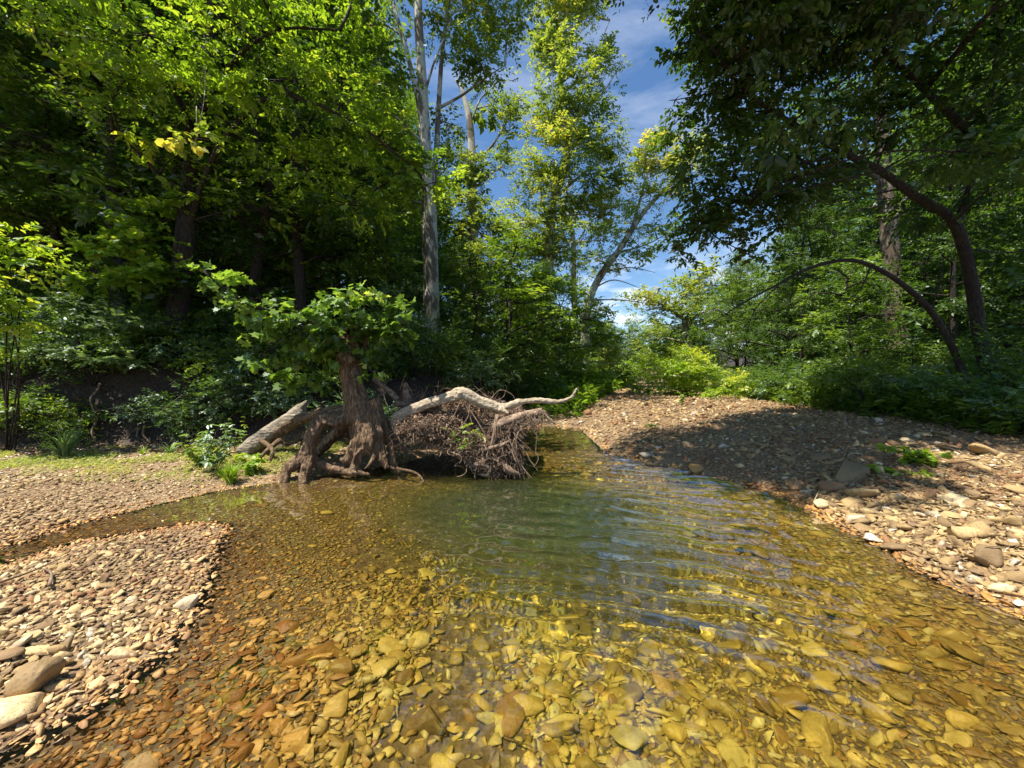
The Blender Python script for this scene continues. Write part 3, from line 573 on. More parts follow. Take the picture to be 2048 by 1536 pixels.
# the dark tree at the right whose canopy hangs over the bar
rng = np.random.default_rng(77)
cb = []
for i in range(60):
    x = rng.uniform(1420, 2200); y = rng.uniform(-160, 400); Yd = rng.uniform(5.2, 8.6)
    lim = 440 - 60 * smooth01((x - 1500) / 300) - (30 if x > 1700 else 0)
    if y < lim - 30: cb.append(B(x, y, Yd, rng.uniform(70, 110), rng.uniform(38, 60), .8, rng.normal(0, .08)))
cb += [B(1420, 40, 6.5, 70, 50, .9), B(1450, 140, 6.5, 60, 50, .9), B(1440, 220, 6.5, 50, 45, .8), B(1460, 300, 6.6, 55, 45, .8), B(1430, 380, 7, 60, 40, .9, .15), B(1390, 430, 7.4, 55, 28, .8, .1), B(1350, 470, 7.8, 50, 25, .6, .1), B(1500, 400, 7, 70, 40, .9), B(1580, 380, 7, 80, 45), B(1480, 470, 7.4, 60, 25, .6), B(1380, 10, 6.5, 45, 35, .8), 
       B(1650, 350, 7, 70, 40, .9), B(1500, 100, 6, 80, 60), B(1600, 40, 6, 100, 60), B(1300, -130, 5.0, 110, 50, .8), B(1150, -230, 4.2, 140, 40, .7), B(1400, -250, 4.2, 180, 60, .9), B(1700, -300, 5, 300, 100, .9), B(2000, -200, 5, 250, 100, .9), B(1255, -330, 5, 120, 60, 1), B(1390, -150, 6.5, 130, 60, 1), B(1410, -300, 5.2, 150, 60, 1), B(1600, -180, 6, 160, 80, 1), B(1250, -200, 6.2, 60, 40, .8), B(1780, -120, 7, 160, 80, 1), B(1520, -60, 8, 110, 60, 1), B(1420, 450, 7.3, 60, 40, .9), B(1360, 500, 7.6, 45, 28, .7), B(1480, 500, 7.4, 60, 28, .6), B(1560, 450, 7.6, 70, 40, .6), B(1850, 420, 8.4, 90, 40, .8), B(1980, 400, 8.4, 90, 60, .9), B(2060, 500, 8.6, 70, 70, .8), B(1700, 400, 8, 60, 30, .6), B(1940, 480, 9, 70, 40, .6), B(1380, 330, 7, 40, 50, .8), B(1350, 200, 6.8, 22, 22, .4), B(1380, 100, 6.6, 40, 50, .8)]  # clumps above the view are added for the shadow they throw
for k in range(34):  # more unseen clumps high over the water, added to dapple the right bar
    X_, Y_, Z_ = rng.uniform(-1.0, 4.6), rng.uniform(3.1, 5.6), rng.uniform(8.2, 10.5)
    if X_ > 1.0 and Y_ < 3.9: continue
    cb.append((np.array([X_, Y_, Z_]), np.array([1.15, 1.15, .5]), 1.0, 0))
for q_ in [(5.2, 6.4, 7.3), (6.0, 6.9, 8.3), (4.4, 6.0, 7.8), (6.6, 7.0, 7.0), (7.2, 6.6, 8.4), (5.6, 5.8, 8.6), (3.6, 5.8, 6.9)]: cb.append((np.array(q_), np.array([1.0, 1.0, .5]), 1.0, 0))  # clumps added to shade the dark trunk and the edge of the woods
hero_tree('overhanging_tree', [(1985, 800, 8.6), (1958, 660, 8.4), (1938, 540, 8.2), (1918, 465, 8.1), (1892, 428, 8), (1830, 392, 7.8), (1762, 342, 7.5), (1700, 312, 7.2), (1600, 255, 6.8), (1500, 190, 6.4), (1420, 90, 6)], [.13, .115, .105, .10, .085, .078, .066, .055, .042, .03, .02],
 [([(1912, 450, 8.1), (1938, 380, 8), (1962, 290, 7.8), (1990, 140, 7.5), (2010, -60, 7)], (.07, .035)), ([(1760, 340, 7.5), (1640, 340, 7.3), (1520, 380, 7.2), (1400, 440, 7.4)], (.06, .012)), ([(1962, 290, 7.8), (1850, 180, 7), (1750, 80, 6.5), (1680, -50, 6)], (.07, .02)), ([(1700, 312, 7.2), (1600, 330, 7), (1500, 400, 7)], (.035, .01)),
  ([(1750, 80, 6.5), (1600, -60, 5.6), (1420, -180, 4.8), (1200, -220, 4.4)], (.04, .01)), ([(1850, 180, 7), (1950, 60, 6), (2060, -80, 5.4)], (.05, .02))],
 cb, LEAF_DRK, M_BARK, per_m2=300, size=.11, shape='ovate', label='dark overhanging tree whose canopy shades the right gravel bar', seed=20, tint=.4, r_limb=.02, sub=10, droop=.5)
hero_tree('arching_sapling', [(1955, 800, 7.8), (1905, 695, 7.7), (1862, 622, 7.6), (1802, 566, 7.5), (1742, 531, 7.5), (1690, 520, 7.5), (1620, 536, 7.4), (1550, 572, 7.4), (1490, 604, 7.3), (1425, 645, 7.3)], [.07, .062, .056, .048, .04, .034, .028, .02, .014, .006],
 [([(1742, 531, 7.5), (1720, 580, 7.3), (1690, 600, 7.2), (1640, 610, 7.1)], (.014, .004)), ([(1560, 567, 7.4), (1510, 620, 7.3), (1490, 680, 7.2)], (.014, .003)), ([(1862, 622, 7.6), (1880, 560, 7.5), (1890, 500, 7.4)], (.015, .004))],
 [B(1560, 620, 7.6, 60, 30, .35), B(1450, 640, 7.6, 50, 22, .25), B(1660, 610, 7.6, 60, 25, .25), B(1600, 550, 7.7, 50, 18, .2)],
 LEAF_MID, M_BARK, per_m2=250, size=.09, label='bare dark sapling bent over in an arch in front of the right woods', seed=21, tint=.35, r_limb=.006)
hero_tree('pale_far_tree', [(1385, 765, 40), (1380, 700, 40), (1370, 640, 40)], [.5, .4, .3], [([(1370, 640, 40), (1310, 600, 40), (1262, 590, 40)], (.2, .05))],
 [B(1320, 575, 40, 50, 28, .9, .1), B(1295, 620, 40, 45, 28, .9), B(1370, 590, 40, 55, 38), B(1425, 570, 38, 55, 38), B(1340, 650, 40, 70, 32), B(1420, 640, 38, 70, 40), B(1480, 600, 36, 60, 50), B(1270, 600, 40, 30, 12, .5), B(1300, 680, 38, 45, 30)],
 LEAF_SYC, M_SYC, per_m2=40, size=.30, label='pale green spreading tree at the far bend of the creek', seed=22, tint=.45, r_limb=.1)
# ------------------------------------------------------------------ forest trees: four built once, then copied
def forest_proto(seed, h, cr, mat, nblob=24, low=.22, size=.2, per=85, r=.2):
    global rng
    old = rng; rng = np.random.default_rng(seed); root = empty('forest_tree')
    tb = Tubes(); pts = [np.array([0, 0, -.3])]; lean = rng.normal(0, .05, 2)
    for z in np.linspace(0, h * .93, 8)[1:]: pts.append(np.array([lean[0] * z + rng.normal(0, .12), lean[1] * z + rng.normal(0, .12), z]))
    C = tb.add(pts, np.linspace(r, .03, 8), 9, .1, 4); node = C[len(C) // 5:]
    blobs = []
    for k in range(nblob):
        f = low + (1 - low) * (k + .5) / nblob; z = h * f; R_ = cr * math.sin(math.pi * min(1, .18 + .80 * (f - low) / (1 - low) * .95)) ** .7
        a = k * 2.4 + rng.uniform(-.5, .5); d = R_ * rng.uniform(.45, .95); b = rng.uniform(.28, .42) * cr
        blobs.append((np.array([math.cos(a) * d, math.sin(a) * d, z]), np.array([b, b, b * .55]), 1, 0))
    lv = Leaves(); clumps(lv, tb, blobs, per, size, limb_from=node, r_limb=.05, tint=.42, sub=8)
    tb.build('trunk', M_BARK, root); lv.build('crown', mat, root); rng = old; return root
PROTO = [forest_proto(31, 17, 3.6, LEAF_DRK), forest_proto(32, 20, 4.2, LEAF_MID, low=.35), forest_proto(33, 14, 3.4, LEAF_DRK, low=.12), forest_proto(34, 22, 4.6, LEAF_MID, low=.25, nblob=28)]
LOWD = forest_proto(36, 6.0, 2.2, LEAF_DRK, nblob=14, low=.2, size=.14, per=120, r=.06); LOWD.name = 'young_tree_dark'  # darker copy of the young tree, woodland shade put into its leaf colour
LOW = forest_proto(35, 6.5, 2.4, LEAF_MID, nblob=18, low=.1, size=.14, per=130, r=.07); LOW.name = 'young_tree'
used = set()
def put(proto, x, y, rz, s, name, label, cat, group):
    z = hz(x, y) - .05
    if proto.name not in used:
        used.add(proto.name); proto.location = (x, y, z); proto.rotation_euler = (0, 0, rz); proto.scale = s; o = proto; tag(o, label, cat, group)
    else: o = copy_tree(proto, (x, y, z), rz, s, label, group)
    if o.name.split('.')[0] != name: o.name = name
    return o
g = np.random.default_rng(5)
def side(x, y):
    a = np.array([x]), np.array([y])
    db = (seg_dist(*a, BANK, False) * np.where(inside(*a, BANKP), 1, -1))[0]; dr = (seg_dist(*a, RIGHT, False) * np.where(inside(*a, RIGHTP), 1, -1))[0]
    return db, dr
placed = []
def pool(xs, ys):
    db = seg_dist(xs, ys, BANK, False) * np.where(inside(xs, ys, BANKP), 1, -1); dr = seg_dist(xs, ys, RIGHT, False) * np.where(inside(xs, ys, RIGHTP), 1, -1); return db, dr
def forest(n_, ylo, yhi, mind, which, smul=1.0, kx=1.5):
    cnt = 0; YS = g.uniform(ylo, yhi, 6000); XS = g.uniform(-1, 1, 6000) * (kx * YS + 3); DB, DR = pool(XS, YS)
    for x, y, db, dr in zip(XS, YS, DB, DR):
        if cnt >= n_: break
        left = db > 1.6; right = dr > 1.6
        if not (left or right) or min(math.hypot(x - a, y - b) for a, b in placed + [(99, 99)]) < mind: continue
        # keep the sky gap over the creek open
        px = CX + x / y * F
        if y > 16 and 1225 < px < 1300 and y < 60: continue
        if right and 1700 < px < 1860 and y < 15: continue
        if left and 790 < px < 940 and y < 15.5: continue
        s = g.uniform(.8, 1.15) * smul
        top = np.interp(px, [-500, 620, 760, 900, 1000, 1100, 1230, 1290, 1350, 1400, 1500, 1600, 1750, 1900, 2600], [-400, -300, 150, 470, 560, 600, 680, 650, 580, 540, 480, 380, 250, 100, -100])
        hmax = (HY - top) / F * y * .9; hk = (17, 20, 14, 22)
        placed.append((x, y)); cnt += 1
        ki = which[g.integers(len(which))] if not (right and y < 40) else (0, 2, 0, 3)[g.integers(4)]; k = PROTO[ki]; s = max(.26, min(s, hmax / hk[ki]))
        if y > 45: s = max(s, .45) if (px < 1225 or px > 1300) else max(.4, min(s, .5))
        far = y > 45
        if far: lab, gr = ('hazy small tree in the distant woods where the creek bends away', 'distant trees')
        elif left: lab, gr = ('dark slender tree in the left woods, added to shade the bank', 'trees in the left woods')
        else: lab, gr = ('dark leafy tree deep in the shaded woods behind the right bar', 'trees in the right woods')
        put(k, x, y, g.uniform(0, 6.28), (s, s, s * g.uniform(.9, 1.15)), 'forest_tree', lab, 'tree', gr)
for q in [(-6.9, 8.2), (-6.2, 9.4), (-2.8, 14), (-1.9, 20), (1.6, 26), (5, 30), (13.8, 14), (10, 8.6), (9.4, 7.8)]: placed.append(q)
for (x_, y_, s_, k_) in [(-12.5, 7.9, 1.0, 0), (-9.6, 9.4, .95, 0), (-7.6, 8.9, .7, 2), (-5.2, 9.4, .75, 0)]:  # trees added to shade the left bank, the outermost out of view
    placed.append((x_, y_)); put(PROTO[k_], x_, y_, x_, (s_, s_, s_), 'forest_tree', 'dark slender tree in the left woods, added to shade the bank', 'tree', 'trees in the left woods')
forest(54, 10, 24, 2.1, (0, 1, 2, 3)); forest(60, 24, 45, 2.8, (0, 1, 2, 3), 1.05); forest(40, 46, 100, 6, (1, 2, 3), 1.15, 1.0)
BANKP_, RIGHTP_ = BANKP, RIGHTP
for i in range(44):
    y = g.uniform(50, 95); x = (g.uniform(1120, 1440) - CX) / F * y; s = g.uniform(.44, .66) * y / 90
    put(PROTO[g.integers(1, 4)], x, y, g.uniform(0, 6.28), (s, s, s), 'forest_tree', 'hazy small tree in the distant woods where the creek bends away', 'tree', 'distant trees')
YS = g.uniform(8.2, 30, 8000); XS = np.where(g.random(8000) < .7, g.uniform(-1.45, 1.45, 8000), g.uniform(.5, 1.4, 8000)) * YS; DB, DR = pool(XS, YS); i = 0
for x, y, db, dr in zip(XS, YS, DB, DR):
    if i >= 90: break
    if not (db > .9 or dr > 1.2) or min(math.hypot(x - a, y - b) for a, b in placed) < 1.2 or (x > 7 and y < 10) or (y < 14 and 1710 < CX + x / y * F < 1860) or (y < 15 and 800 < CX + x / y * F < 930): continue
    i += 1
    placed.append((x, y)); s = g.uniform(.55, 1.0); left = db > dr
    put(LOW if (left and i % 4) or i % 5 == 0 else LOWD, x, y, g.uniform(0, 6.28), (s, s, s * g.uniform(.8, 1.1)), 'young_tree', 'young understory tree with thin stem in the ' + ('left' if left else 'right') + ' woods', 'young tree', 'young trees in the ' + ('left' if left else 'right') + ' woods')
# ------------------------------------------------------------------ shrubs
def shrub(name, px, py, Y, blobs, mat, label, per=420, size=.08, shape='diamond', seed=1, tint=.5, cat='shrub', group=None, stem=.012, droop=.2, nl=8, flat=.45):
    global rng
    old = rng; rng = np.random.default_rng(seed); b = np.array(P(px, py, Y)); b[2] = hz(b[0], b[1]) - .03
    root = empty(name, b); tag(root, label, cat, group); tb = Tubes(); lv = Leaves()
    for c, r, dn, dt in blobs:
        tb.add([b + rng.normal(0, .05, 3) * [1, 1, 0], (b + c) / 2 + rng.normal(0, .06, 3), c], [stem, stem * .8, stem * .4], 5, 0, 4)
    clumps(lv, tb, blobs, per, size, shape, r_limb=stem * .6, tint=tint, sub=8, droop=droop, nl=nl, flat=flat)
    tb.build('stem', M_BARK, root, origin=b); lv.build('foliage', mat, root, b); rng = old; return root
shrub('shrub', 20, 800, 6.2, [B(25, 470, 5.6, 60, 30, 1, .15), B(60, 530, 5.8, 50, 25, 1, .1), B(10, 560, 5.6, 60, 40, 1), B(40, 640, 5.8, 60, 28, .9, .1), B(20, 700, 5.8, 60, 30, .8), B(-50, 600, 5.6, 60, 90, .8)], LEAF_BRI, 'layered yellow green bush leaning in at the left bank edge', per=420, size=.09, shape='ovate', seed=41, tint=.6, nl=9)
shrub('shrub', 280, 790, 7.4, [B(300, 415, 7.6, 50, 40, .8, .1), B(290, 480, 7.5, 60, 30, .9), B(225, 510, 7.3, 60, 28, 1, .15), B(330, 550, 7.6, 50, 40, .8), B(230, 560, 7.4, 55, 35, 1), B(180, 500, 7.2, 30, 14, .8, .25)], LEAF_BRI, 'tall bright leaved bush just left of the leaning tree', per=420, size=.095, shape='wide', seed=42, tint=.5)
shrub('shrub', 200, 790, 7.2, [B(150, 620, 7.2, 80, 35, 1), B(230, 640, 7.2, 80, 40, 1), B(300, 680, 7.3, 70, 40), B(120, 690, 7.0, 80, 35, .9), B(220, 720, 7.1, 90, 30, .9), B(70, 620, 7.3, 50, 40, .8)], LEAF_BLU, 'dense pale blue green bush spilling over the left bank', per=520, size=.075, seed=43, tint=.6, nl=9)
shrub('shrub', 420, 790, 8.6, [B(420, 700, 8.6, 60, 30, .8), B(450, 740, 8.6, 60, 20, .7), B(560, 700, 8.8, 60, 40, .6)], LEAF_MID, 'low shaded bush behind the stump on the dark bank', per=380, size=.08, seed=44, tint=.55)
shrub('shrub', 800, 790, 9, [B(790, 700, 8.6, 60, 30, .9), B(840, 740, 8.8, 60, 30, .8), B(760, 660, 8.8, 60, 40, .7), B(800, 620, 9, 60, 50, .8)], LEAF_BLU, 'dull green bush between the stump and the tallest sycamore', per=380, size=.08, seed=45, tint=.45)
shrub('shrub', 1010, 800, 12, [B(990, 740, 12, 60, 35), B(1050, 760, 12.5, 55, 28), B(930, 750, 11.5, 60, 35, .9), B(1090, 740, 13, 40, 30), B(1010, 690, 13, 60, 40, .8)], LEAF_MID, 'rounded mid green bush behind the uprooted tree', per=230, size=.11, seed=46, tint=.35)
shrub('shrub', 1165, 790, 18, [B(1165, 720, 18, 38, 22, 1, .1), B(1180, 745, 18, 42, 22), B(1140, 755, 18, 30, 20), B(1210, 765, 18, 30, 16, .9)], LEAF_BRI, 'light green bush on the grass at the far left of the bar', per=170, size=.15, seed=47, tint=.45)
shrub('shrub', 1378, 805, 16.4, [B(1375, 722, 16.5, 40, 24, 1.2, .2), B(1355, 755, 16.3, 50, 28, 1.2, .1), B(1402, 755, 16.5, 42, 28, 1.2, .1), B(1380, 785, 16.2, 52, 14, 1.2), B(1408, 735, 16.5, 24, 18, 1, .1), B(1345, 735, 16.5, 22, 18, 1, .1)], LEAF_BRI, 'largest round yellow green bush at the far end of the gravel bar', per=330, size=.125, seed=48, tint=.66)
shrub('shrub', 1300, 800, 18.5, [B(1300, 738, 18.5, 30, 22, 1.1, .1), B(1322, 765, 18.5, 26, 22, 1.1), B(1285, 772, 18.5, 28, 20, 1.1)], LEAF_BRI, 'smaller yellow green bush left of the largest round one', per=290, size=.13, seed=49, tint=.62)
shrub('shrub', 1478, 806, 16, [B(1482, 762, 14.2, 24, 16, 1.1, .2), B(1472, 785, 14.2, 42, 16, 1.1, .1), B(1508, 790, 14.2, 36, 14, 1), B(1438, 794, 14.2, 20, 12, 1)], LEAF_BRI, 'low pointed yellow green bush right of the largest round one', per=360, size=.11, seed=50, tint=.66)
shrub('shrub', 1570, 815, 13, [B(1570, 770, 13, 50, 28, 1), B(1600, 790, 12.5, 50, 20, 1), B(1540, 740, 14, 45, 30, .9)], LEAF_DRK, 'dark green bush where the bar meets the right woods', per=220, size=.12, seed=51, tint=.5)
shrub('shrub', 1700, 830, 10.5, [B(1660, 790, 10.5, 60, 25, 1), B(1730, 790, 10.2, 70, 25, 1), B(1790, 770, 10.2, 50, 25, 1, .1), B(1690, 760, 11, 60, 20, .8)], LEAF_MID, 'spreading soft green bush beside the bar under the pale trunk', per=260, size=.1, seed=52, tint=.6)
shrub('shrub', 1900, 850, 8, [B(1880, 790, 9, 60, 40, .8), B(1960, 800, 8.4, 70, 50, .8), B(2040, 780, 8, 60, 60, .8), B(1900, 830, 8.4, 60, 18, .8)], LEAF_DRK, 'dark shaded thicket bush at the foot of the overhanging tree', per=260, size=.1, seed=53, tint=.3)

# low bushes along the rim and down the face of the left bank, and at the edge of the right woods: three built, the rest copied
def bush_proto(seed, mat, w, h, per, size, tint):
    global rng
    old = rng; rng = np.random.default_rng(seed); root = empty('bush'); tb = Tubes(); lv = Leaves(); bl = []
    for k in range(6):
        a = k * 1.1 + rng.uniform(0, .6); bl.append((np.array([math.cos(a) * w * .5, math.sin(a) * w * .5, h * rng.uniform(.3, .9)]), np.array([w * .45, w * .45, h * .26]), 1, rng.normal(0, .08)))
    for c_, *_ in bl: tb.add([np.zeros(3), c_ * .5 + rng.normal(0, .05, 3), c_], [.014, .006], 5, 0, 4)
    clumps(lv, tb, bl, per, size, 'diamond', r_limb=.007, tint=tint, sub=7, nl=8)
    tb.build('stem', M_BARK, root); lv.build('foliage', mat, root); rng = old; return root
BUSH = [bush_proto(201, LEAF_MID, .8, 1.2, 300, .075, .5), bush_proto(202, LEAF_BLU, .9, 1.0, 300, .08, .5), bush_proto(203, LEAF_DRK, 1.0, 1.6, 260, .09, .6)]
ub = set(); bp = []
def pool(xs, ys):
    db = seg_dist(xs, ys, BANK, False) * np.where(inside(xs, ys, BANKP), 1, -1); dr = seg_dist(xs, ys, RIGHT, False) * np.where(inside(xs, ys, RIGHTP), 1, -1); return db, dr
def pick(x0, x1, y0, y1, n_, cond, gap, perY=True):
    ys = g.uniform(y0, y1, 6000); xs = g.uniform(x0, x1, 6000) * (ys if perY else 1); db, dr = pool(xs, ys); out = []
    for x, y, a, b in zip(xs, ys, db, dr):
        if cond(a, b) and all((x - u) ** 2 + (y - v) ** 2 > gap * gap for u, v in bp):
            bp.append((x, y)); out.append((x, y))
            if len(out) >= n_: break
    return out
spots = [(True, q) for q in pick(-1.4, .16, 6.4, 12, 44, lambda a, b: .45 < a < 2.6, .55)] + [(True, q) for q in pick(-1.0, .16, 10, 22, 26, lambda a, b: .3 < a < 3, .7)] + \
    [(True, q) for q in pick(-10, -2.2, 6.2, 8.4, 34, lambda a, b: .1 < a < 2.6, .36, False)] + [(False, q) for q in pick(.4, 1.4, 6, 26, 60, lambda a, b: .1 < b < 4, .6)]
for lf, (x, y) in spots:
    k = int(g.integers(3)); s = g.uniform(.6, 1.15) * (.8 if lf and y < 9 else 1.1); z = hz(x, y) - .05; rz = g.uniform(0, 6.28)
    lab = ['mid green', 'dull blue green', 'dark green'][k] + (' bush growing on the rim of the left bank' if lf else ' bush at the foot of the right woods'); gr = 'bushes along the left bank' if lf else 'bushes at the edge of the right woods'
    if k not in ub: ub.add(k); o = BUSH[k]; o.location = (x, y, z); o.rotation_euler = (0, 0, rz); o.scale = (s, s, s); tag(o, lab, 'bush', gr)
    else: o = copy_tree(BUSH[k], (x, y, z), rz, (s, s, s), lab, gr)

for q_, args in enumerate([(1120, 775, 24, [B(1105, 690, 24, 42, 28, 1, .1), B(1140, 715, 24, 40, 26), B(1085, 725, 23, 36, 24), B(1120, 655, 24, 36, 22, .9, .1)], LEAF_MID, 'bushy mid green sapling clump at the left end of the far bar'),
   (1225, 775, 30, [B(1225, 730, 30, 34, 22, 1, .1), B(1250, 750, 30, 28, 20), B(1200, 745, 29, 30, 20), B(1215, 700, 31, 28, 20, .9)], LEAF_SYC, 'light green sapling clump filling the head of the creek bend'),
   (1270, 772, 40, [B(1265, 735, 40, 34, 22, 1), B(1300, 720, 42, 34, 26, 1), B(1240, 750, 38, 30, 14, 1), B(1330, 700, 42, 32, 26, 1)], LEAF_BRI, 'far bright thicket closing the valley behind the yellow green bushes'),
   (1180, 770, 34, [B(1180, 660, 34, 40, 30, 1), B(1205, 690, 34, 34, 26, 1), B(1160, 700, 33, 34, 26), B(1190, 625, 34, 26, 20, .9)], LEAF_MID, 'rounded green tree crown beneath the slanting sycamore'),
   (1060, 765, 21, [B(1040, 600, 21, 50, 30, 1, .1), B(1090, 560, 22, 45, 28, 1, .15), B(1010, 560, 21, 40, 28, .9), B(1130, 590, 22, 40, 26, 1, .1)], LEAF_BRI, 'sunlit leafy sapling crown in front of the tall airy sycamore')]):
    x_, y_, Y_, bl_, mt_, lb_ = args
    shrub('sapling', x_, y_, Y_, bl_, mt_, lb_, per=int(3800 / Y_), size=.008 * Y_ * .95, seed=300 + q_, tint=.5, cat='sapling', stem=.05)
# ------------------------------------------------------------------ dead wood: solid organic shapes grown from overlapping tubes
def fuse(tb, name, mat, parent, origin, voxel=.014, ridge=.012, rough=.012, seed=0, decimate=None):
    """union of the tubes as one continuous surface with grooves running along it"""
    V, Fc = tb.data(); o = npmesh(name, V, Fc, mat)
    md = o.modifiers.new('r', 'REMESH'); md.mode = 'VOXEL'; md.voxel_size = voxel
    ms = o.modifiers.new('s', 'SMOOTH'); ms.iterations = 3; ms.factor = .5
    dg = bpy.context.evaluated_depsgraph_get(); dg.update(); me = bpy.data.meshes.new_from_object(o.evaluated_get(dg), depsgraph=dg)
    k = len(me.vertices); co = np.zeros(k * 3, np.float32); me.vertices.foreach_get('co', co); no = np.zeros(k * 3, np.float32); me.vertices.foreach_get('normal', no)
    co = co.reshape(-1, 3); no = no.reshape(-1, 3); d = np.zeros(k); s = seed * 7.7
    for i in range(k):
        x, y, z = co[i]; d[i] = ridge * (mnoise.noise((x * 17 + s, y * 17, z * 3.2)) + .5 * mnoise.noise((x * 38 + s, y * 38, z * 7))) + rough * (mnoise.noise((x * 6 + s, y * 6, z * 6)) * 1.6 + .6 * mnoise.noise((x * 45, y * 45 + s, z * 30)))
    co = co + no * d[:, None] - np.array(origin, np.float32)
    me.vertices.foreach_set('co', co.astype(np.float32).ravel()); me.polygons.foreach_set('use_smooth', np.ones(len(me.polygons), bool)); me.update()
    bpy.data.objects.remove(o); me.name = name; me.materials.clear(); me.materials.append(mat)
    q = bpy.data.objects.new(name, me); col.objects.link(q); q.parent = parent; return q
rng = np.random.default_rng(101)
SB = np.array(P(735, 935, 5.45)); SB[2] = -.08
stump = empty('tree_stump', SB); tag(stump, 'old gnarled tree stump with arching bare roots and leafy sprouts at the water', 'tree stump')
tb = Tubes(); px = path_px
tb.add(px([(742, 880, 5.6), (732, 845, 5.6), (718, 815, 5.6), (708, 780, 5.62), (700, 745, 5.65), (694, 715, 5.68), (692, 690, 5.7)]), [.28, .245, .20, .165, .15, .15, .125], 18, .12, 5)
for a in range(5):   # splintered top
    tb.add(px([(684 + a * 8, 705, 5.64 + .04 * (a % 2)), (682 + a * 7, 684 - 6 * (a % 3), 5.66), (683 + a * 6, 668 - 9 * ((a * 2) % 3), 5.68)]), [.045, .035, .01], 6, .1, 3)
tb.add(px([(702, 725, 5.55), (692, 712, 5.5), (700, 702, 5.52)]), [.10, .11, .06], 10, .1, 3)   # burl
tb.add(px([(735, 720, 5.7), (731, 690, 5.72), (729, 672, 5.74)]), [.03, .03, .02], 7, .1, 3)
arms = [([(722, 815, 5.55), (690, 840, 5.45), (650, 838, 5.35), (627, 868, 5.28), (612, 905, 5.22), (596, 925, 5.15), (574, 938, 5.08), (570, 968, 5.0)], [.13, .115, .10, .105, .10, .085, .072, .055]),
 ([(616, 895, 5.24), (618, 925, 5.16), (608, 948, 5.06), (606, 972, 4.98)], [.08, .065, .06, .055]),
 ([(620, 905, 5.3), (638, 925, 5.3), (668, 938, 5.25), (698, 944, 5.2), (740, 949, 5.15)], [.055, .05, .05, .045, .016]),
 ([(733, 840, 5.45), (722, 880, 5.35), (702, 912, 5.28), (684, 925, 5.24)], [.14, .12, .085, .06]),
 ([(726, 870, 5.35), (714, 915, 5.28), (706, 946, 5.22)], [.10, .075, .06]),
 ([(742, 830, 5.5), (752, 870, 5.4), (760, 905, 5.35), (776, 938, 5.3)], [.15, .11, .08, .05]),
 ([(745, 800, 5.6), (765, 850, 5.55), (780, 890, 5.5), (786, 930, 5.45), (800, 948, 5.4)], [.12, .08, .06, .05, .03]),
 ([(737, 850, 5.4), (740, 885, 5.3), (738, 905, 5.3)], [.13, .1, .04]),
 ([(730, 825, 5.6), (690, 850, 5.75), (650, 890, 5.8), (620, 925, 5.8)], [.12, .1, .08, .05]),
 ([(700, 822, 5.6), (640, 828, 5.9), (580, 850, 6.1), (530, 885, 6.2), (490, 915, 6.2)], [.10, .095, .09, .08, .05]),
 ([(720, 790, 5.7), (690, 822, 5.8), (660, 832, 5.9)], [.11, .09, .06]),
 ([(715, 915, 5.22), (700, 900, 5.2), (704, 880, 5.25)], [.02, .02, .02]),
 ([(735, 890, 5.3), (716, 905, 5.2), (706, 925, 5.16), (712, 938, 5.15)], [.022, .02, .018, .01]),
 ([(752, 905, 5.3), (742, 925, 5.2), (728, 940, 5.15)], [.03, .026, .012]), ([(690, 830, 5.5), (676, 846, 5.3), (646, 846, 5.25)], [.05, .045, .02])]
for p_, r_ in arms: tb.add(px(p_), r_, 12, .16, 5)
fuse(tb, 'trunk', M_STUMP, stump, SB, .016, .016, .014, 1)
# fine side roots around the foot, each its own part
for k, (p_, r_) in enumerate([([(600, 905, 5.6), (585, 925, 5.5), (600, 950, 5.4)], [.03, .024, .01]), ([(520, 880, 6.0), (545, 900, 5.7), (540, 930, 5.6), (560, 945, 5.5)], [.035, .03, .025, .012]), ([(560, 880, 5.9), (530, 905, 5.7), (505, 935, 5.6)], [.04, .03, .014]),
        ([(780, 935, 5.35), (830, 945, 5.2), (850, 965, 5.05)], [.02, .016, .006]), ([(560, 930, 5.5), (535, 938, 5.4), (510, 955, 5.3)], [.022, .018, .01])]):
    t2 = Tubes(); t2.add(px(p_), r_, 8, .15, 5); t2.build('root', M_STUMP, stump, origin=SB)
LEAF_STUMP = leaf_mat('sprout_leaf', [(0, (.05, .10, .015)), (.4, (.11, .20, .03)), (.8, (.22, .34, .06)), (1, (.36, .44, .10))])
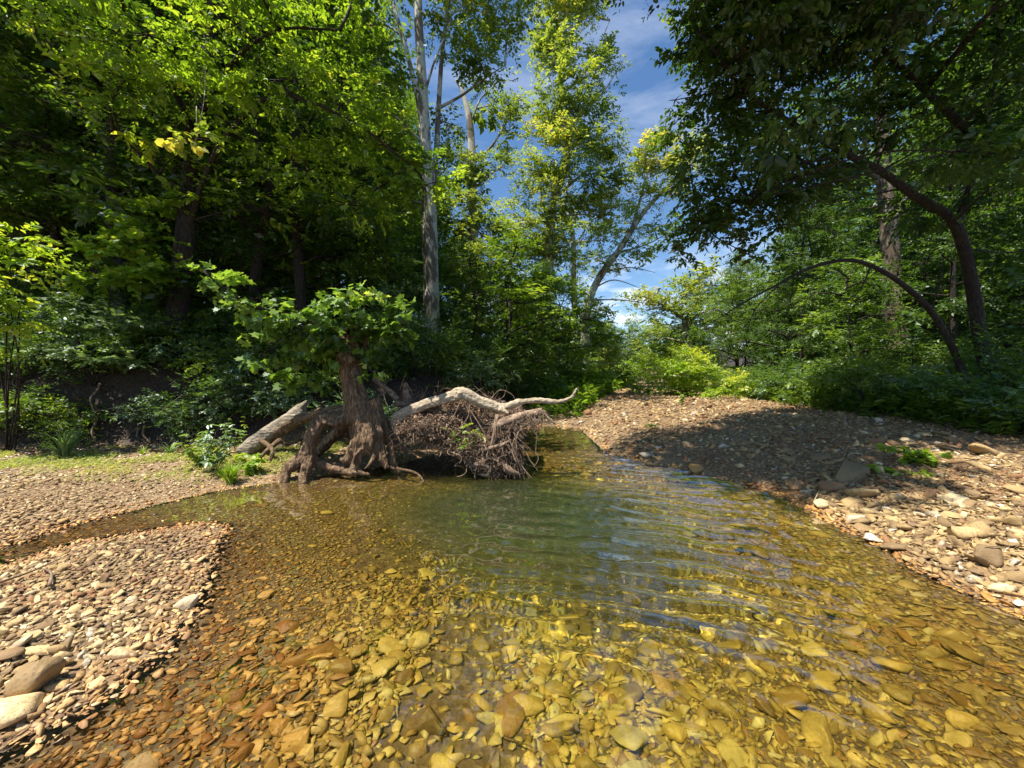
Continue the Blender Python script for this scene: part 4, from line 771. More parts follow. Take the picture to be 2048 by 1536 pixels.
# sprouting crown of large lobed leaves
lv = Leaves(); tb = Tubes()
spro = [([(693, 690, 5.68), (660, 665, 5.5), (610, 640, 5.3), (560, 625, 5.2), (500, 610, 5.1), (450, 580, 5.05), (405, 540, 5.0)], (.035, .008)), ([(695, 685, 5.7), (700, 640, 5.6), (710, 600, 5.5), (715, 570, 5.5)], (.03, .008)),
        ([(696, 690, 5.7), (740, 650, 5.6), (780, 640, 5.6), (815, 655, 5.6)], (.028, .007)), ([(610, 640, 5.3), (570, 670, 5.2), (520, 710, 5.1)], (.016, .005)), ([(712, 700, 5.5), (735, 735, 5.3), (752, 745, 5.2)], (.012, .004))]
nodes = []
for p_, r_ in spro: nodes += list(tb.add(px(p_), r_, 7, .05, 4))
clumps(lv, tb, [B(725, 590, 5.5, 38, 18, 1.0, .28), B(690, 600, 5.4, 28, 12, .9, .2), B(665, 630, 5.45, 60, 36, .9, .0), B(760, 640, 5.55, 55, 38, .9, -.1), B(800, 620, 5.6, 16, 20, .7, .1), B(620, 650, 5.3, 55, 38, .8), B(560, 625, 5.2, 45, 22, .9, .1), B(500, 600, 5.1, 45, 22, .9, .1), B(455, 575, 5.05, 32, 18, .9, .12), B(415, 545, 5.0, 22, 12, .9, .15), B(520, 660, 5.2, 50, 22, .7, .02),
   B(520, 715, 5.1, 32, 16, .7, .05), B(620, 700, 5.5, 70, 35, .8, -.1), B(680, 700, 5.8, 60, 40, .7, -.15), B(790, 660, 5.6, 35, 30, .8), B(745, 742, 5.25, 16, 9, .7, .15), B(600, 760, 5.8, 50, 25, .5, -.15), B(740, 690, 5.7, 50, 30, .7)],
   400, .095, 'lobed', 5, .17, nodes, .009, .42, .4, .5, sub=9)  # tint offsets put the lit top and dim underside into leaf colour
tb.build('sprout_stem', M_BARK, stump, origin=SB); lv.build('crown', LEAF_STUMP, stump, SB)
# the grey log propped behind the stump's roots
b = np.array(P(500, 905, 6.1)); o = empty('driftwood_log', b); tag(o, 'thick grey log propped up at a slant behind the stump roots', 'log')
tb = Tubes(); tb.add(px([(485, 908, 6.0), (520, 880, 6.1), (560, 852, 6.2), (606, 820, 6.3)]), [.125, .135, .13, .12], 16, .05, 5)
for a in range(6): tb.add(px([(598, 826 + a * 3 - 8, 6.24 + .03 * (a % 3)), (610, 812 + a * 4 - 6, 6.3), (613 + a % 3, 806 + a * 4 - 6, 6.32)]), [.05, .03, .008], 5, 0, 2)
fuse(tb, 'wood', M_LOG, o, b, .016, .006, .012, 2)
# ------------------------------------------------------------------ the uprooted tree: bleached limbs over a hanging mat of roots
RB = np.array(P(930, 950, 5.9)); RB[2] = -.1
ur = empty('uprooted_tree', RB); tag(ur, 'uprooted tree lying in the water with bleached limbs over a tangled root mat', 'fallen tree')
tb = Tubes()
tb.add(px([(780, 880, 5.75), (795, 868, 5.7), (790, 850, 5.65), (800, 833, 5.6), (830, 818, 5.55), (870, 803, 5.5), (918, 789, 5.5)]), [.05, .06, .076, .08, .076, .072, .08], 14, .16, 5)
tb.add(px([(905, 793, 5.5), (922, 785, 5.5), (960, 803, 5.5), (990, 813, 5.5), (1010, 822, 5.5)]), [.07, .088, .08, .07, .055], 14, .16, 5)
tb.add(px([(985, 812, 5.5), (1010, 813, 5.5), (1040, 804, 5.5), (1080, 801, 5.48), (1115, 803, 5.45), (1140, 796, 5.42), (1150, 784, 5.4), (1154, 776, 5.4)]), [.055, .048, .042, .038, .034, .03, .02, .009], 10, .14, 5)
tb.add(px([(917, 795, 5.45), (918, 782, 5.42)]), [.065, .055], 10, .15, 1); tb.add(px([(1000, 818, 5.45), (1018, 828, 5.4)]), [.05, .03], 8, .15, 1)
fuse(tb, 'bleached_limb', M_DRIFT, ur, RB, .010, .007, .010, 3)
# broken splinters and thick roots
for p_, r_ in [([(745, 758, 5.9), (770, 775, 5.9), (797, 800, 5.9)], [.035, .04, .05]), ([(812, 845, 6.0), (818, 810, 6.0), (812, 790, 6.0), (810, 766, 6.0)], [.085, .07, .055, .03]), ([(790, 805, 5.85), (820, 815, 5.85), (850, 850, 5.8)], [.06, .065, .06]),
               ([(780, 878, 5.7), (800, 893, 5.7), (830, 905, 5.75)], [.05, .04, .02])]:
    t2 = Tubes(); t2.add(px(p_), r_, 10, .15, 4); fuse(t2, 'broken_limb', M_ROOT, ur, RB, .012, .005, .01, 4)
# earth held in the roots: a slanting lens, its underside hollow and dark
def surf(u, v):
    """front face of the root plate, u 0..1 left to right, v 0..1 top to bottom, with its lower edge sloping down to the right"""
    x = 800 + u * 245; top = 815 - 14 * math.sin(u * 3.1) ; bot = 868 + 88 * u ** .85 - 10 * math.sin(6 * u); y = top + v * (bot - top)
    Y = 6.15 - .75 * math.sin(v * 1.9) - .15 * math.sin(u * 3.1) + .1 * math.sin(u * 9 + v * 5); return x, y, Y
nu, nv_ = 60, 34; pts = []
for j_ in range(nv_):
    for i_ in range(nu): pts.append(P(*surf(i_ / (nu - 1), j_ / (nv_ - 1))))
F1 = np.array(pts); disp = np.array([mnoise.noise(Vector(p) * 7) * .12 + mnoise.noise(Vector(p) * 18) * .06 for p in F1]); F1[:, 1] += disp; F1[:, 2] += disp * .5
Bk = F1.copy(); Bk[:, 1] = F1[:, 1] * .35 + 6.75 * .65; Bk[:, 2] = F1[:, 2] * .55 + .95 * .45
ii = np.arange(nv_ - 1)[:, None] * nu + np.arange(nu - 1)[None]; q1 = np.stack([ii, ii + nu, ii + nu + 1, ii + 1], -1).reshape(-1, 4); q2 = q1[:, ::-1] + len(F1)
rm = np.concatenate([np.arange(nu), np.arange(1, nv_) * nu + nu - 1, (nv_ - 1) * nu + np.arange(nu - 2, -1, -1), np.arange(nv_ - 2, 0, -1) * nu]); r2_ = np.roll(rm, -1)
q3 = np.stack([rm, r2_, r2_ + len(F1), rm + len(F1)], -1)
npmesh('soil_clump', np.concatenate([F1, Bk]) - RB, [np.concatenate([q1, q2, q3])], M_SOIL, ur, smooth=True)
# thick rooty edge and the claw at the water
thick = Tubes()
for p_, r_ in [([(835, 875, 5.5), (870, 890, 5.4), (905, 903, 5.35), (935, 918, 5.3), (965, 938, 5.25)], [.03, .045, .05, .05, .03]), ([(1010, 880, 5.35), (1002, 905, 5.25), (1004, 925, 5.2), (1020, 940, 5.12), (1038, 948, 5.1)], [.035, .045, .05, .045, .02]),
   ([(940, 935, 5.2), (958, 928, 5.15), (978, 935, 5.15), (975, 950, 5.15), (958, 948, 5.15)], [.03, .04, .04, .03, .015]), ([(945, 905, 5.3), (975, 898, 5.2), (1005, 890, 5.15), (1022, 880, 5.1)], [.03, .032, .03, .015]), ([(1035, 852, 5.4), (1060, 835, 5.4), (1085, 822, 5.4)], [.03, .04, .05]),
   ([(1085, 822, 5.4), (1095, 835, 5.35), (1110, 848, 5.3)], [.035, .022, .01]), ([(985, 855, 5.35), (1015, 842, 5.35), (1045, 832, 5.4), (1085, 822, 5.4)], [.05, .055, .05, .04]), ([(995, 830, 5.4), (990, 860, 5.3), (985, 890, 5.25), (990, 930, 5.2)], [.03, .025, .02, .012])]:
    thick.add(px(p_), r_, 9, .2, 4)
thick.build('thick_root', M_ROOT, ur, origin=RB)
fine = Tubes()
def wiggle(p, d, ln, k, droop, jit):
    out = [p]; 
    for _ in range(k):
        d = nrm(d + rng.normal(0, jit, 3) + np.array([0, 0, -droop])); p = p + d * ln / k; out.append(p)
    return out
for k in range(1250):
    u, v = rng.random(), rng.random() ** .8; p = np.array(P(*surf(u, v))) + np.array([0, -.02, 0]); ln = rng.uniform(.08, .32) * (1.2 if v > .7 else .8)
    d = nrm(np.array([rng.normal(0, 1.0), -.5 - rng.random() * .6, rng.normal(.1, .9)])); r0 = rng.choice([.0025, .004, .0065, .012], p=[.40, .33, .19, .08])
    fine.add(wiggle(p, d, ln, 5, .06, .75), [r0, r0 * .35], 4 if r0 < .005 else 5, 0, 2, cap=False)
for k in range(260):    # tufts on top of the plate and along the right hand root
    if k < 120: p = np.array(P(rng.uniform(800, 1000), rng.uniform(795, 822), rng.uniform(5.6, 6.1))); d = nrm(np.array([rng.normal(0, .6), -.2, .8]))
    else: a = rng.random(); p = np.array(P(985 + 105 * a, 852 - 30 * a + rng.normal(0, 5), 5.36)); d = nrm(np.array([rng.normal(0, .6), -.3, -.6]))
    r0 = rng.choice([.003, .005]); fine.add(wiggle(p, d, rng.uniform(.12, .42), 5, .1, .45), [r0, r0 * .3], 4, 0, 2, cap=False)
for k in range(34):   # long roots trailing into the water at the right end
    p = np.array(P(rng.uniform(985, 1040), rng.uniform(860, 930), rng.uniform(5.15, 5.5))); d = nrm(np.array([rng.normal(.35, .4), -.3, -.8])); r0 = rng.choice([.004, .006, .009])
    fine.add(wiggle(p, d, rng.uniform(.3, .65), 6, .12, .22), [r0, r0 * .4], 5, 0, 2, cap=False)
for (x0, y0, x1, y1, Y) in [(922, 800, 890, 862, 5.35), (940, 808, 905, 870, 5.3), (935, 812, 985, 905, 5.25), (925, 798, 945, 850, 5.3), (1070, 830, 1071, 905, 5.3), (1071, 905, 1068, 935, 5.2), (1040, 850, 1030, 868, 5.3), (812, 765, 830, 800, 5.9), (800, 780, 812, 745, 6.0), (840, 800, 856, 772, 5.9), (990, 835, 985, 905, 5.2), (1015, 870, 1050, 960, 5.1), (1020, 880, 1062, 955, 5.1), (1010, 885, 1040, 955, 5.08)]:
    a, b_ = np.array(P(x0, y0, Y)), np.array(P(x1, y1, Y - .05)); m_ = (a + b_) / 2 + rng.normal(0, .03, 3); fine.add([a, m_, b_], [.009, .005], 5, 0, 4, cap=False)
fine.add(px([(980, 800, 5.5), (1000, 780, 5.5), (1025, 790, 5.5), (1030, 805, 5.5)]), [.005, .003], 5, 0, 4, cap=False)
fine.build('root_mat', M_ROOT, ur, origin=RB)
lv = Leaves(); ns = 2000; C = np.array([P(*surf(rng.random(), rng.random() ** 1.2)) for _ in range(ns)]) + rng.normal(0, .025, (ns, 3)) + [0, -.03, .01]
lv.add(*sprays(C, nrm(rng.normal(0, 1, (ns, 3))), np.full(ns, .045), 'ovate', 3, .06, rng.random(ns), .2, .9))
litter_mesh = lv
rng = np.random.default_rng(103)
shrub('weed_plant', 930, 868, 5.3, [B(915, 858, 5.2, 16, 9, 1), B(938, 872, 5.15, 16, 9, 1), B(905, 875, 5.15, 12, 7, 1), B(945, 888, 5.1, 14, 8, 1), B(960, 860, 5.2, 10, 8, .7)], LEAF_MID, 'small green weed growing out of the root mat', per=900, size=.045, seed=61, tint=.75, cat='plant', stem=.003)
# ------------------------------------------------------------------ fallen pole far up the bar, sticks on the stream bed and the bank
def stick(name, pts, rr, mat, label, cat, group=None, rough=.1, sides=7):
    p = px(pts); b = p[0]; tb = Tubes(); tb.add(p, rr, sides, rough, 4); o = tb.build(name, mat, None, origin=b); o.location = b; tag(o, label, cat, group); return o
def gstick(pts, rr, dz=.02): return [np.array([*G(x, y, z), z + dz]) for x, y, z in pts]
fb = Tubes(); b = np.array(P(1310, 797, 17)); b[2] = hz(b[0], b[1]) + .06
e = np.array(P(1372, 797, 17.2)); e[2] = b[2] + .02; fb.add([b, (b + e) / 2, e], [.09, .085, .07], 8, .08, 4)
e2 = np.array(P(1400, 780, 17.2)); e3 = np.array(P(1425, 768, 17.4)); e4 = np.array(P(1345, 796, 16.7)); fb.add([np.array(P(1365, 796, 17.1)), e2, e3], [.05, .04, .015], 6, .08, 4)
o = fb.build('fallen_branch', M_DRIFT, None, origin=b); o.location = b; tag(o, 'forked pale branch lying on the gravel before the round yellow green bush', 'branch')
def bed_stick(pts, r, label):
    V = []
    for x, y in pts:
        z = -.1
        for _ in range(6):
            gx_, gy_ = G(x, y, z * .75); z = hz(gx_, gy_)
        V.append(np.array([gx_, gy_, z + .03]))
    tb = Tubes(); tb.add(V, [r, r * .5], 6, .1, 4); o = tb.build('sunken_stick', M_ROOT, None, origin=V[0]); o.location = V[0]; tag(o, label, 'stick', 'sticks lying under the water by the stump'); return o
bed_stick([(738, 975), (742, 966), (775, 960), (800, 962)], .009, 'dark sunken stick bent at one end in front of the stump')
bed_stick([(770, 950), (830, 952), (868, 962)], .008, 'dark sunken stick below the gap between stump and root mat')
bed_stick([(1090, 985), (1096, 1010), (1100, 1040)], .006, 'thin sunken twig right of the root mat in deep water')
def vine(pts, r, label, mat=M_ROOT): return stick('vine', pts, r, mat, label, 'vine', 'vines hanging on the dark left bank')
vine([(335, 745, 7.9), (352, 790, 7.7), (385, 820, 7.5)], (.008, .005), 'thin pale vine looping down from the leaning tree roots')
vine([(300, 690, 7.6), (320, 770, 7.4), (345, 800, 7.3), (400, 812, 7.2), (440, 800, 7.3)], (.006, .004), 'longer thin vine sagging across the shaded bank')
stick('vine', [(411, 130, 5.6), (409, 190, 5.3), (402, 235, 5.1), (392, 285, 5.0)], (.005, .003), M_DRIFT, 'white hanging twig carrying a tuft of leaves high before the leaning tree', 'twig')
rng = np.random.default_rng(104)
def twig_tuft(px_, py_, Y, w, h, label, mat, size=.12, seed=3):
    global rng
    rng = np.random.default_rng(seed); c = np.array(P(px_, py_ - h, Y)); lv = Leaves(); tb = Tubes(); o = empty('leafy_twig', c); tag(o, label, 'twig')
    tb.add([c + [0, 0, .3], c, np.array(P(px_ - 3, py_, Y))], [.006, .003], 5, 0, 3)
    clumps(lv, tb, [B(px_, py_ - h * .3, Y, w, h, 1)], 260, size, 'wide', 6, .16, None, .003, .75, .5, .5, sub=5)
    tb.build('stem', M_DRIFT, o, origin=c); lv.build('foliage', mat, o, c)
twig_tuft(393, 285, 5.0, 36, 26, 'pale leafy twig hanging in front of the leaning tree', LEAF_SYC, .12, 3)
# roots dangling in the hollow under the bank
for k, (x, y) in enumerate([(290, 850), (278, 856)]):
    stick('bank_root', [(x, y, 6.9), (x - 4, y + 18, 6.85), (x + 6, y + 34, 6.8), (x - 3, y + 50, 6.75)], (.022, .012), M_ROOT, ['thicker bare root hanging down the bank below the leaning tree', 'thinner bare root hanging left of the thicker one under the bank'][k], 'root', 'bare roots on the left bank')
# bare roots hanging out of the bank face
rng = np.random.default_rng(120)
for k in range(16):
    x = rng.uniform(-9.5, -1.5); y = np.interp(x, [-14, -8, -5, -3.2, -2, -.9], [5.6, 6.3, 6.75, 7.0, 7.3, 8.0]) + rng.uniform(.35, .9); z = hz(x, y) + .03
    p_ = [np.array([x, y, z])]; d_ = np.array([rng.normal(0, .5), -.7, -.1])
    for j in range(6): d_ = nrm(d_ + rng.normal(0, .35, 3) + [0, 0, -.3]); q_ = p_[-1] + d_ * rng.uniform(.1, .2); q_[2] = max(q_[2], hz(q_[0], q_[1]) + .02); p_.append(q_)
    tb = Tubes(); tb.add(p_, [rng.uniform(.008, .025), .004], 6, .15, 3); o = tb.build('bank_root', M_ROOT, None, origin=p_[0]); o.location = p_[0]; tag(o, 'thin bare root hanging down the shaded face of the left bank', 'root', 'thin roots on the left bank')
# ------------------------------------------------------------------ grasses and small plants
def grass_clump(px_, py_, z0, n_, h, spread, label, mat, seed, wid=.9, name='grass_clump', group=None):
    global rng
    rng = np.random.default_rng(seed); X, Y = G(px_, py_, z0); b = np.array([X, Y, hz(X, Y) - .01]); root = None; lv = Leaves()
    Vs, Fs, ts, k0 = [], [], [], 0
    for k in range(n_):
        a = rng.uniform(0, 6.28); hh = h * rng.uniform(.5, 1.1); out = spread * rng.uniform(.2, 1); w = .007 * wid * rng.uniform(.7, 1.3); d = np.array([math.cos(a), math.sin(a), 0]); s = np.array([-d[1], d[0], 0])
        p0 = d * rng.uniform(0, .05); seg = 6; t_ = rng.uniform(.3, .9)
        for j in range(seg + 1):
            f = j / seg; c = p0 + d * out * f ** 1.7 + np.array([0, 0, hh * (f - .42 * (out / spread) * f ** 3)]); ww = w * (1 - f ** 2.2) + .0006; Vs += [c - s * ww, c + s * ww]; ts += [t_, t_]
            if j: Fs.append((k0 - 2, k0 - 1, k0 + 1, k0))
            k0 += 2
    o = npmesh(name, np.array(Vs), [np.array(Fs)], mat, attrs={'tint': ts}); o.location = b; tag(o, label, 'grass clump', group); return o
GR = 'grass clumps at the left waterline'
grass_clump(128, 918, .14, 70, .62, .42, 'tall arching pale grass clump at the dark edge of the left gravel bar', LEAF_BLU, 71, 1.4)
grass_clump(462, 968, .02, 150, .34, .16, 'upright bright grass tuft at the waterline left of the stump', LEAF_BRI, 72)
grass_clump(448, 958, .04, 60, .22, .16, 'shorter grass tuft just behind the upright one by the waterline', LEAF_BRI, 73)
grass_clump(340, 908, .14, 24, .26, .2, 'small spiky grass tuft on the bar before the dark bank', LEAF_BLU, 74, 1.6)
grass_clump(285, 908, .14, 22, .2, .14, 'faint low grass tuft left of the small spiky one', LEAF_MID, 75)
def weed(px_, py_, z0, h, n_, label, mat, seed, size=.07, w=.12, shape='ovate'):
    """upright stems with leaves up their length"""
    global rng
    rng = np.random.default_rng(seed); X, Y = G(px_, py_, z0); b = np.array([X, Y, hz(X, Y) - .01]); root = empty('weed_plant', b); tag(root, label, 'plant'); tb = Tubes(); lv = Leaves()
    for k in range(n_):
        e = b + np.array([rng.normal(0, w), rng.normal(0, w), h * rng.uniform(.6, 1.05)]); C = tb.add([b + rng.normal(0, .02, 3) * [1, 1, 0], (b + e) / 2 + rng.normal(0, .02, 3), e], [.004, .0015], 5, 0, 4)
        q = C[2:]; D = nrm(rng.normal(0, 1, (len(q), 3)) * [1, 1, .2] + [0, 0, .25]); lv.add(*sprays(q, D, np.full(len(q), size), shape, 4, size * .7, np.full(len(q), .7), .35, .35))
    tb.build('stem', LEAF_MID, root, origin=b); lv.build('foliage', mat, root, b)
    tb = None
weed(430, 945, .08, .62, 9, 'leafy upright weed with narrow leaves beside the grey log', LEAF_BLU, 81, .085, .16, 'ovate')
weed(405, 935, .1, .42, 8, 'lower leafy weed left of the upright narrow leaved one', LEAF_MID, 82, .07, .14)
weed(478, 905, .15, .62, 4, 'thin tall weed rising in front of the grey log end', LEAF_MID, 83, .05, .1)
weed(505, 950, .04, .28, 4, 'yellowing broad leaved seedling between grass tuft and stump roots', LEAF_BRI, 84, .085, .08, 'wide')
weed(1830, 940, .22, .22, 7, 'green seedling growing among the sunlit cobbles of the right bar', LEAF_BRI, 85, .085, .14, 'wide')
weed(1770, 950, .2, .10, 4, 'low sprawling seedling left of the taller one on the right bar', LEAF_BRI, 86, .08, .12, 'ovate')
weed(1362, 815, .35, .45, 4, 'thin weed stalk standing on the far gravel near the fallen branch', LEAF_MID, 87, .08, .08)
weed(1305, 872, .1, .14, 3, 'tiny weed on the gravel behind the rounded boulder', LEAF_MID, 88, .06, .08)
# ground cover on the left bar, grass beyond the bar, undergrowth in the woods
def cover(name, n_, xr, yr, test, size, mat, label, cat, hgt, seed, shape='ovate', nl=6, tint=.6, twig=.08, flat=.35, up=.2):
    global rng
    rng = np.random.default_rng(seed); X = rng.uniform(*xr, n_ * 4); Y = rng.uniform(*yr, n_ * 4); k = test(X, Y); X, Y = X[k][:n_], Y[k][:n_]
    Z = height(X, Y) + rng.random(len(X)) ** 1.6 * hgt; C = np.stack([X, Y, Z], -1); D = nrm(rng.normal(0, 1, (len(X), 3)) * [1, 1, .3] + [0, 0, up]); tn = tint + .25 * (vnoise(X, Y, .8, 9) - .5)
    sc_ = size * (.7 + .6 * rng.random(len(X))) * (1 + np.maximum(Y - 10, 0) / 20); lv = Leaves(); lv.add(*sprays(C, D, sc_, shape, nl, twig, tn, .1, flat)); o = lv.build(name, mat, None); tag(o, label, cat, kind='stuff'); return o
WC = np.array(WATER)
def on_left_bar(X, Y):
    db = seg_dist(X, Y, BANK, False); p = (X < -2.9) & (Y > 4) & ~inside(X, Y, BANKP) & ~inside(X, Y, WATER)
    return p & (rng.random(len(X)) < smooth01((2.4 - db) / 1.5) * smooth01((vnoise(X, Y, .45, 12) - .3) / .35)) & (seg_dist(X, Y, WATER) > .12)
cover('ground_cover', 11000, (-9, -2.5), (4.0, 7.2), on_left_bar, .022, LEAF_SYC, 'tiny bright green seedlings spread over the left gravel bar', 'ground cover', .035, 91, tint=.7, twig=.03, nl=4)
def edge_grass(X, Y):
    db = seg_dist(X, Y, BANK, False) * np.where(inside(X, Y, BANKP), 1, -1); return (db > -1.4) & (db < 2.5) & (Y > 11) & (X > .5) & (rng.random(len(X)) < .8)
cover('grass', 9000, (0, 14), (11, 42), edge_grass, .20, LEAF_BRI, 'tall green grass along the far left edge of the gravel bar', 'grass', .45, 92, 'blade', 6, .45, .05, .3, 1.6)
def edge_right(X, Y):
    dr = seg_dist(X, Y, RIGHT, False) * np.where(inside(X, Y, RIGHTP), 1, -1); return (dr > -.3) & (dr < 5) & (Y > 4)
cover('fern_cover', 9000, (6.5, 22), (4, 30), edge_right, .16, LEAF_MID, 'soft grassy ground cover at the foot of the right woods', 'ground cover', .5, 93, 'blade', 6, .55, .1, .3, .9)
def woods(X, Y):
    db = seg_dist(X, Y, BANK, False) * np.where(inside(X, Y, BANKP), 1, -1); dr = seg_dist(X, Y, RIGHT, False) * np.where(inside(X, Y, RIGHTP), 1, -1)
    return ((db > .7) | (dr > 1.5)) & (np.abs(X) < 1.45 * Y + 2) & (rng.random(len(X)) < np.clip(14 / Y, .12, 1)) 
cover('undergrowth', 26000, (-45, 50), (6.5, 40), woods, .10, LEAF_MID, 'leafy undergrowth covering the forest floor on both sides', 'undergrowth', 1.1, 94, 'diamond', 8, .35, .26)
# fallen leaves and twigs

m_lit, t = mat_new('dead_leaf'); n = N(t); b_ = n('BsdfPrincipled', Base__Color=n.ramp(attr(n, 'tint'), [(0, (.05, .028, .015)), (.5, (.16, .09, .05)), (1, (.34, .23, .14))]), Roughness=.8); n('OutputMaterial', Surface=b_)
def on_bars(X, Y):
    db = seg_dist(X, Y, BANK, False) * np.where(inside(X, Y, BANKP), 1, -1); return (db < 0) & (height(X, Y) > .03) & (np.abs(X) < 1.36 * Y) & (rng.random(len(X)) < .5)
cover('fallen_leaves', 420, (-6, 9), (1.3, 12), on_bars, .055, m_lit, 'scattered dead brown leaves lying on the gravel bars', 'fallen leaves', .03, 97, 'wide', 1, .6, .02, .5, 0)
rng = np.random.default_rng(131)
for k in range(16):
    lft = k < 7; x = rng.uniform(-5, -2.4) if lft else rng.uniform(2.6, 7); y = rng.uniform(2.2, 3.0) if (lft and k % 2) else rng.uniform(4.6, 6.2) if lft else rng.uniform(4, 9); z = hz(x, y)
    if z < .03: continue
    a = rng.uniform(0, 3.14); ln = rng.uniform(.12, .35); d_ = np.array([math.cos(a), math.sin(a), 0]); s_ = np.array([-d_[1], d_[0], 0]); b = np.array([x, y, z + .035])
    pp = [b, b + d_ * ln + s_ * rng.normal(0, .04), b + d_ * 2 * ln]
    for q_ in pp: q_[2] = hz(q_[0], q_[1]) + .035
    tb = Tubes(); tb.add(pp, [rng.uniform(.006, .012), .003], 6, .15, 4); o = tb.build('twig', M_ROOT, None, origin=b); o.location = b; tag(o, 'dry grey brown twig lying on the ' + ('left' if lft else 'right') + ' gravel bar', 'twig', 'twigs on the ' + ('left' if lft else 'right') + ' bar')
litter_mesh.build('trapped_leaves', m_lit, ur, RB)
def slope(X, Y):
    db = seg_dist(X, Y, BANK, False) * np.where(inside(X, Y, BANKP), 1, -1); return (db > -.5) & (db < 3) & (X < 1.5)
cover('leaf_litter', 5000, (-13, 2), (5, 12), slope, .06, m_lit, 'dead brown leaves and twigs littering the dark left bank', 'leaf litter', .03, 95, 'ovate', 3, .45, .1, .3, 0)
# ------------------------------------------------------------------ single stones
rng = np.random.default_rng(105)
STONES = []
def hero_stone(px_, py_, wpx, ratio, flat, tint, label, yaw=0., pitch=0., z=None, seed=1, group=None, lift=.3, cuts=8, sub=4, noisy=.10):
    zz = 0.
    for _ in range(8):
        X, Y = G(px_, py_, zz * (.75 if zz < 0 else 1)); zz = hz(X, Y)
    dist = math.hypot(Y, H - zz); s = wpx / F * Y * .5
    rr_ = np.random.default_rng(seed)
    if seed % 3: 
        V, Fc = shard(16, flat, .07, rr_, 2 if sub == 4 else 1); o_ = rr_.uniform(0, 50, 3)
        V = V + noisy * np.array([[mnoise.noise(Vector(v * 2.4 + o_)), mnoise.noise(Vector(v * 2.4 + o_ + 9)), mnoise.noise(Vector(v * 5 + o_ + 19)) * .6] for v in V])
    else: V, Fc = stone_shape(sub, cuts, flat, noisy, seed)
    V = V * [1, ratio / .7, 1] * s
    M = rotm(np.array([yaw]), np.array([pitch]), np.array([0.]))[0]; V = V @ M.T; h = V[:, 2].max() - V[:, 2].min()
    o = npmesh('river_stone', V, [Fc], M_STONE, attrs={'tint': np.full(len(V), tint), 'wet': np.full(len(V), float(wetness(np.array([X]), np.array([Y]), np.array([zz + .03]))[0]) if zz < 0 else 0.)})
    zc = zz + h * lift
    if (zz < .004 or (zz < .03 and ('under ' in label or 'shallow' in label))) and zc + V[:, 2].max() > -.02: zc = -.02 - V[:, 2].max()
    o.location = (X, Y, zc); tag(o, label, 'stone', group); STONES.append((X, Y, s)); o.cycles.is_caustics_receiver = True
    return o
for a in [(1295, 912, 38, .8, .6, .88, 'rounded pale grey boulder at the waterline of the right bar'), (1445, 889, 26, .7, .5, .95, 'small pale block lying alone in the shaded right gravel'),
 (1660, 982, 62, .6, .55, .14, 'large rusty brown rock at the edge of the right bar'), (1612, 988, 46, .7, .25, .84, 'flat grey slab leaning on the large rusty rock'), (1640, 1016, 44, .8, .5, .7, 'pale rounded stone sitting in the water below the large rusty rock'),
 (1712, 1042, 52, .6, .5, .86, 'dark grey wedge stone by the waterline between paler cobbles'), (1738, 1030, 44, .8, .55, .6, 'tan pitted stone just right of the grey wedge stone'), (1985, 1128, 88, .6, .5, .22, 'big smooth brown faceted rock on the right bar'),
 (1965, 1072, 72, .7, .5, .4, 'ochre brown block above the big brown faceted rock'), (2008, 1182, 56, .8, .6, .74, 'pale square rock at the lower right waterline'), (2030, 1050, 50, .8, .7, .4, 'rounded brown cobble at the right margin above the faceted rock'),
 (1880, 888, 28, .5, .4, .95, 'white flat stone lying alone in the shaded part of the right bar'), (1812, 886, 34, .6, .4, .75, 'pale low stone left of the white flat stone'), (1945, 955, 20, .5, .5, .9, 'small bluish grey stone in the sunlit patch of the right bar'),
 (1905, 1012, 30, .5, .4, .9, 'light grey flat stone amid brown cobbles on the right bar'), (1790, 1000, 40, .7, .5, .5, 'tan brown cobble in the middle of the right bar cobbles'), (1850, 1075, 54, .6, .45, .28, 'brown slab above the shaded waterline at the right'), (1760, 945, 34, .8, .6, .7, 'pale knobbly stone at the start of the sunlit patch')]:
    hero_stone(*a, yaw=rng.uniform(-.5, .5), pitch=rng.uniform(-.15, .15), seed=int(rng.integers(999)) * 3 + 1)
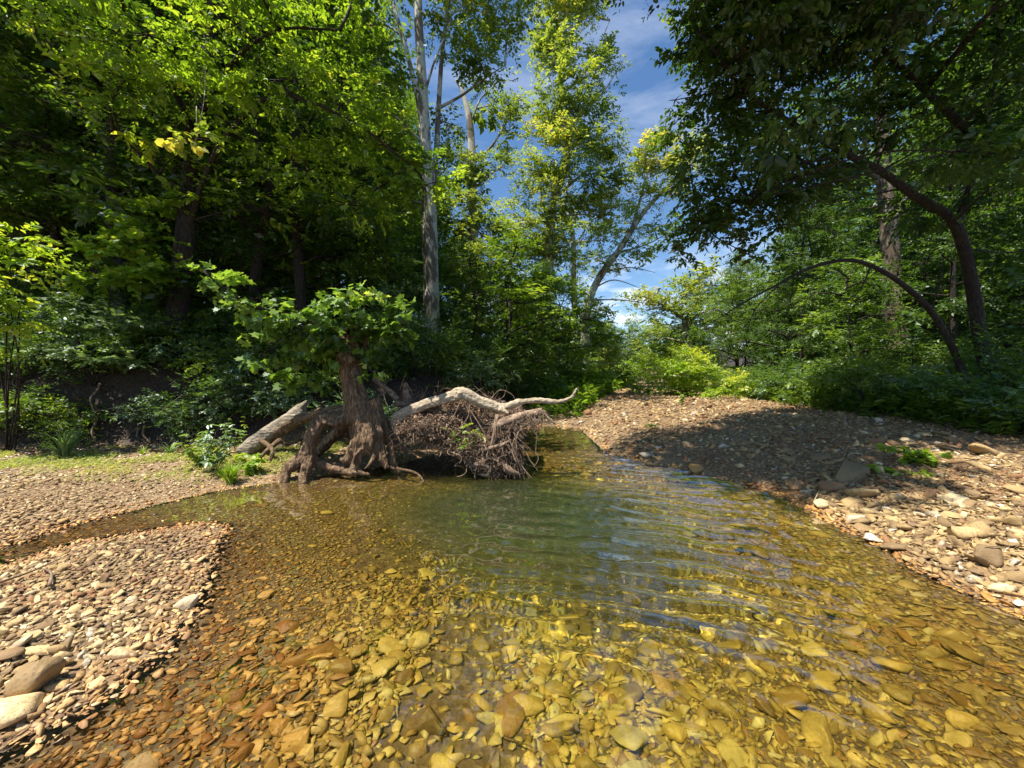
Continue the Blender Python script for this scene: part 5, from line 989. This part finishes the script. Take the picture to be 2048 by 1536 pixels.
for a in [(72, 1378, 104, .6, .7, .30, 'large jagged sunlit rock with a dark face on the near left bar', .55, -.6), (66, 1306, 70, .6, .32, .62, 'long pale rock just behind the large jagged one', .1, .1), (14, 1418, 50, .7, .4, .72, 'whitish rock left of the large jagged rock', 0, 0),
 (290, 1528, 130, .6, .35, .88, 'grey flat slab half buried under shallow water at the lower left', -.6, .0), (330, 1440, 64, .8, .5, .3, 'orange brown stone in the shallow water by the near left bar', .3, 0), (655, 1047, 34, .7, .4, .62, 'yellow flat stone alone in the shallows before the stump', 0, 0),
 (856, 1462, 120, .9, .5, .03, 'biggest dark olive rock under the water in front', .1, 0), (1050, 1435, 84, .8, .6, .5, 'rounded tan rock under water right of the biggest dark one', 0, 0), (812, 1372, 56, .9, .6, .05, 'dark brown blocky stone under water above the biggest rock', 0, 0),
 (732, 1375, 52, .9, .6, .9, 'bright yellow pitted stone under the water in front', .9, 0), (682, 1420, 50, .35, .4, .14, 'rust coloured blade shaped stone under the front water', .8, 0), (640, 1330, 70, .5, .5, .7, 'pale long stone in the shallow water at the left front', .2, 0),
 (1480, 1075, 56, .5, .4, .45, 'orange tan flat stone under the rippled water', 0, 0), (1925, 1468, 84, .7, .5, .55, 'ochre rock under water at the lower right', .1, 0), (1120, 1480, 90, .6, .4, .35, 'olive brown slab under water at the front centre', .1, 0), (1350, 1490, 74, .7, .5, .6, 'tan cobble under water at the front right of centre', -.2, 0),
 (520, 1022, 46, .6, .25, .1, 'dark thin slab barely covered by water left of the stump', 0, 0), (590, 1500, 90, .8, .5, .6, 'broad tan cobble under the front water left of the biggest rock', .3, 0), (470, 1400, 64, .7, .5, .2, 'rusty cobble in the shallow front water at left', .7, 0), (560, 1465, 70, .6, .45, .5, 'yellow brown wedge under the front water at left', -.5, 0), (1640, 1400, 70, .6, .5, .65, 'pale ochre cobble under the water at right', .2, 0)]:
    hero_stone(*a[:7], yaw=a[7], pitch=a[8], seed=int(rng.integers(999)) * 3 + 1, lift=.22)
# countable cobbles: the largest that show, spread where the photograph has them
ZONES = [('near', 62, (60, 1230, 1250, 1520), .14, .055), ('front', 92, (330, 2030, 1180, 1530), .21, .08), ('right', 125, (1540, 2046, 975, 1215), .20, .08), ('leftbar', 24, (10, 430, 1150, 1300), .10, .05)]
def cob_label(zz, X, Y, tn):
    cname = 'rusty' if tn < .25 else 'brown' if tn < .42 else 'ochre' if tn < .6 else 'tan' if tn < .75 else 'pale'
    if zz < 0: where = 'lying under the shallow water at the ' + ('left front' if X < -.7 else 'right front' if X > 1.0 else 'front centre'); gr = 'cobbles under the water'
    elif X > 0: where = 'on the heap of cobbles along the right waterline'; gr = 'cobbles on the right bar'
    else: where = 'on the sunlit near left bar'; gr = 'cobbles on the near left bar'
    return f'{cname} angular cobble {where}', gr
for zn, n_, (x0, x1, y0, y1), smax, smin in ZONES:
    c_ = 0; ax_ = rng.uniform(x0, x1, 3000); ay_ = y0 + (y1 - y0) * rng.random(3000) ** .9; az_ = np.full(3000, -.1)
    for _ in range(6): hh_ = H - az_ * np.where(az_ < 0, .75, 1); YY_ = hh_ * F / (ay_ - HY); XX_ = (ax_ - CX) / F * YY_; az_ = height(XX_, YY_)
    for x, y, zz, X, Y in zip(ax_, ay_, az_, XX_, YY_):
        if c_ >= n_: break
        if zn == 'near' and not (x < 620): continue
        if zn in ('right', 'leftbar') and zz < .0: continue
        s = rng.uniform(smin, smax) * .5 * (.8 if Y < 2.2 else 1)
        if any((X - a) ** 2 + (Y - b) ** 2 < ((s + c) * .85) ** 2 for a, b, c in STONES): continue
        tn = float(tint_for(np.array([X]), np.array([Y]), 1)[0]); lab, gr = cob_label(zz, X, Y, tn)
        hero_stone(x, y, s * 2 * F / Y, rng.uniform(.6, .9), rng.choice([.22, .32, .48]), tn, lab, rng.uniform(0, 6.28), rng.normal(0, .15), seed=int(rng.integers(99999)), group=gr, sub=3, noisy=.09, lift=.3); c_ += 1
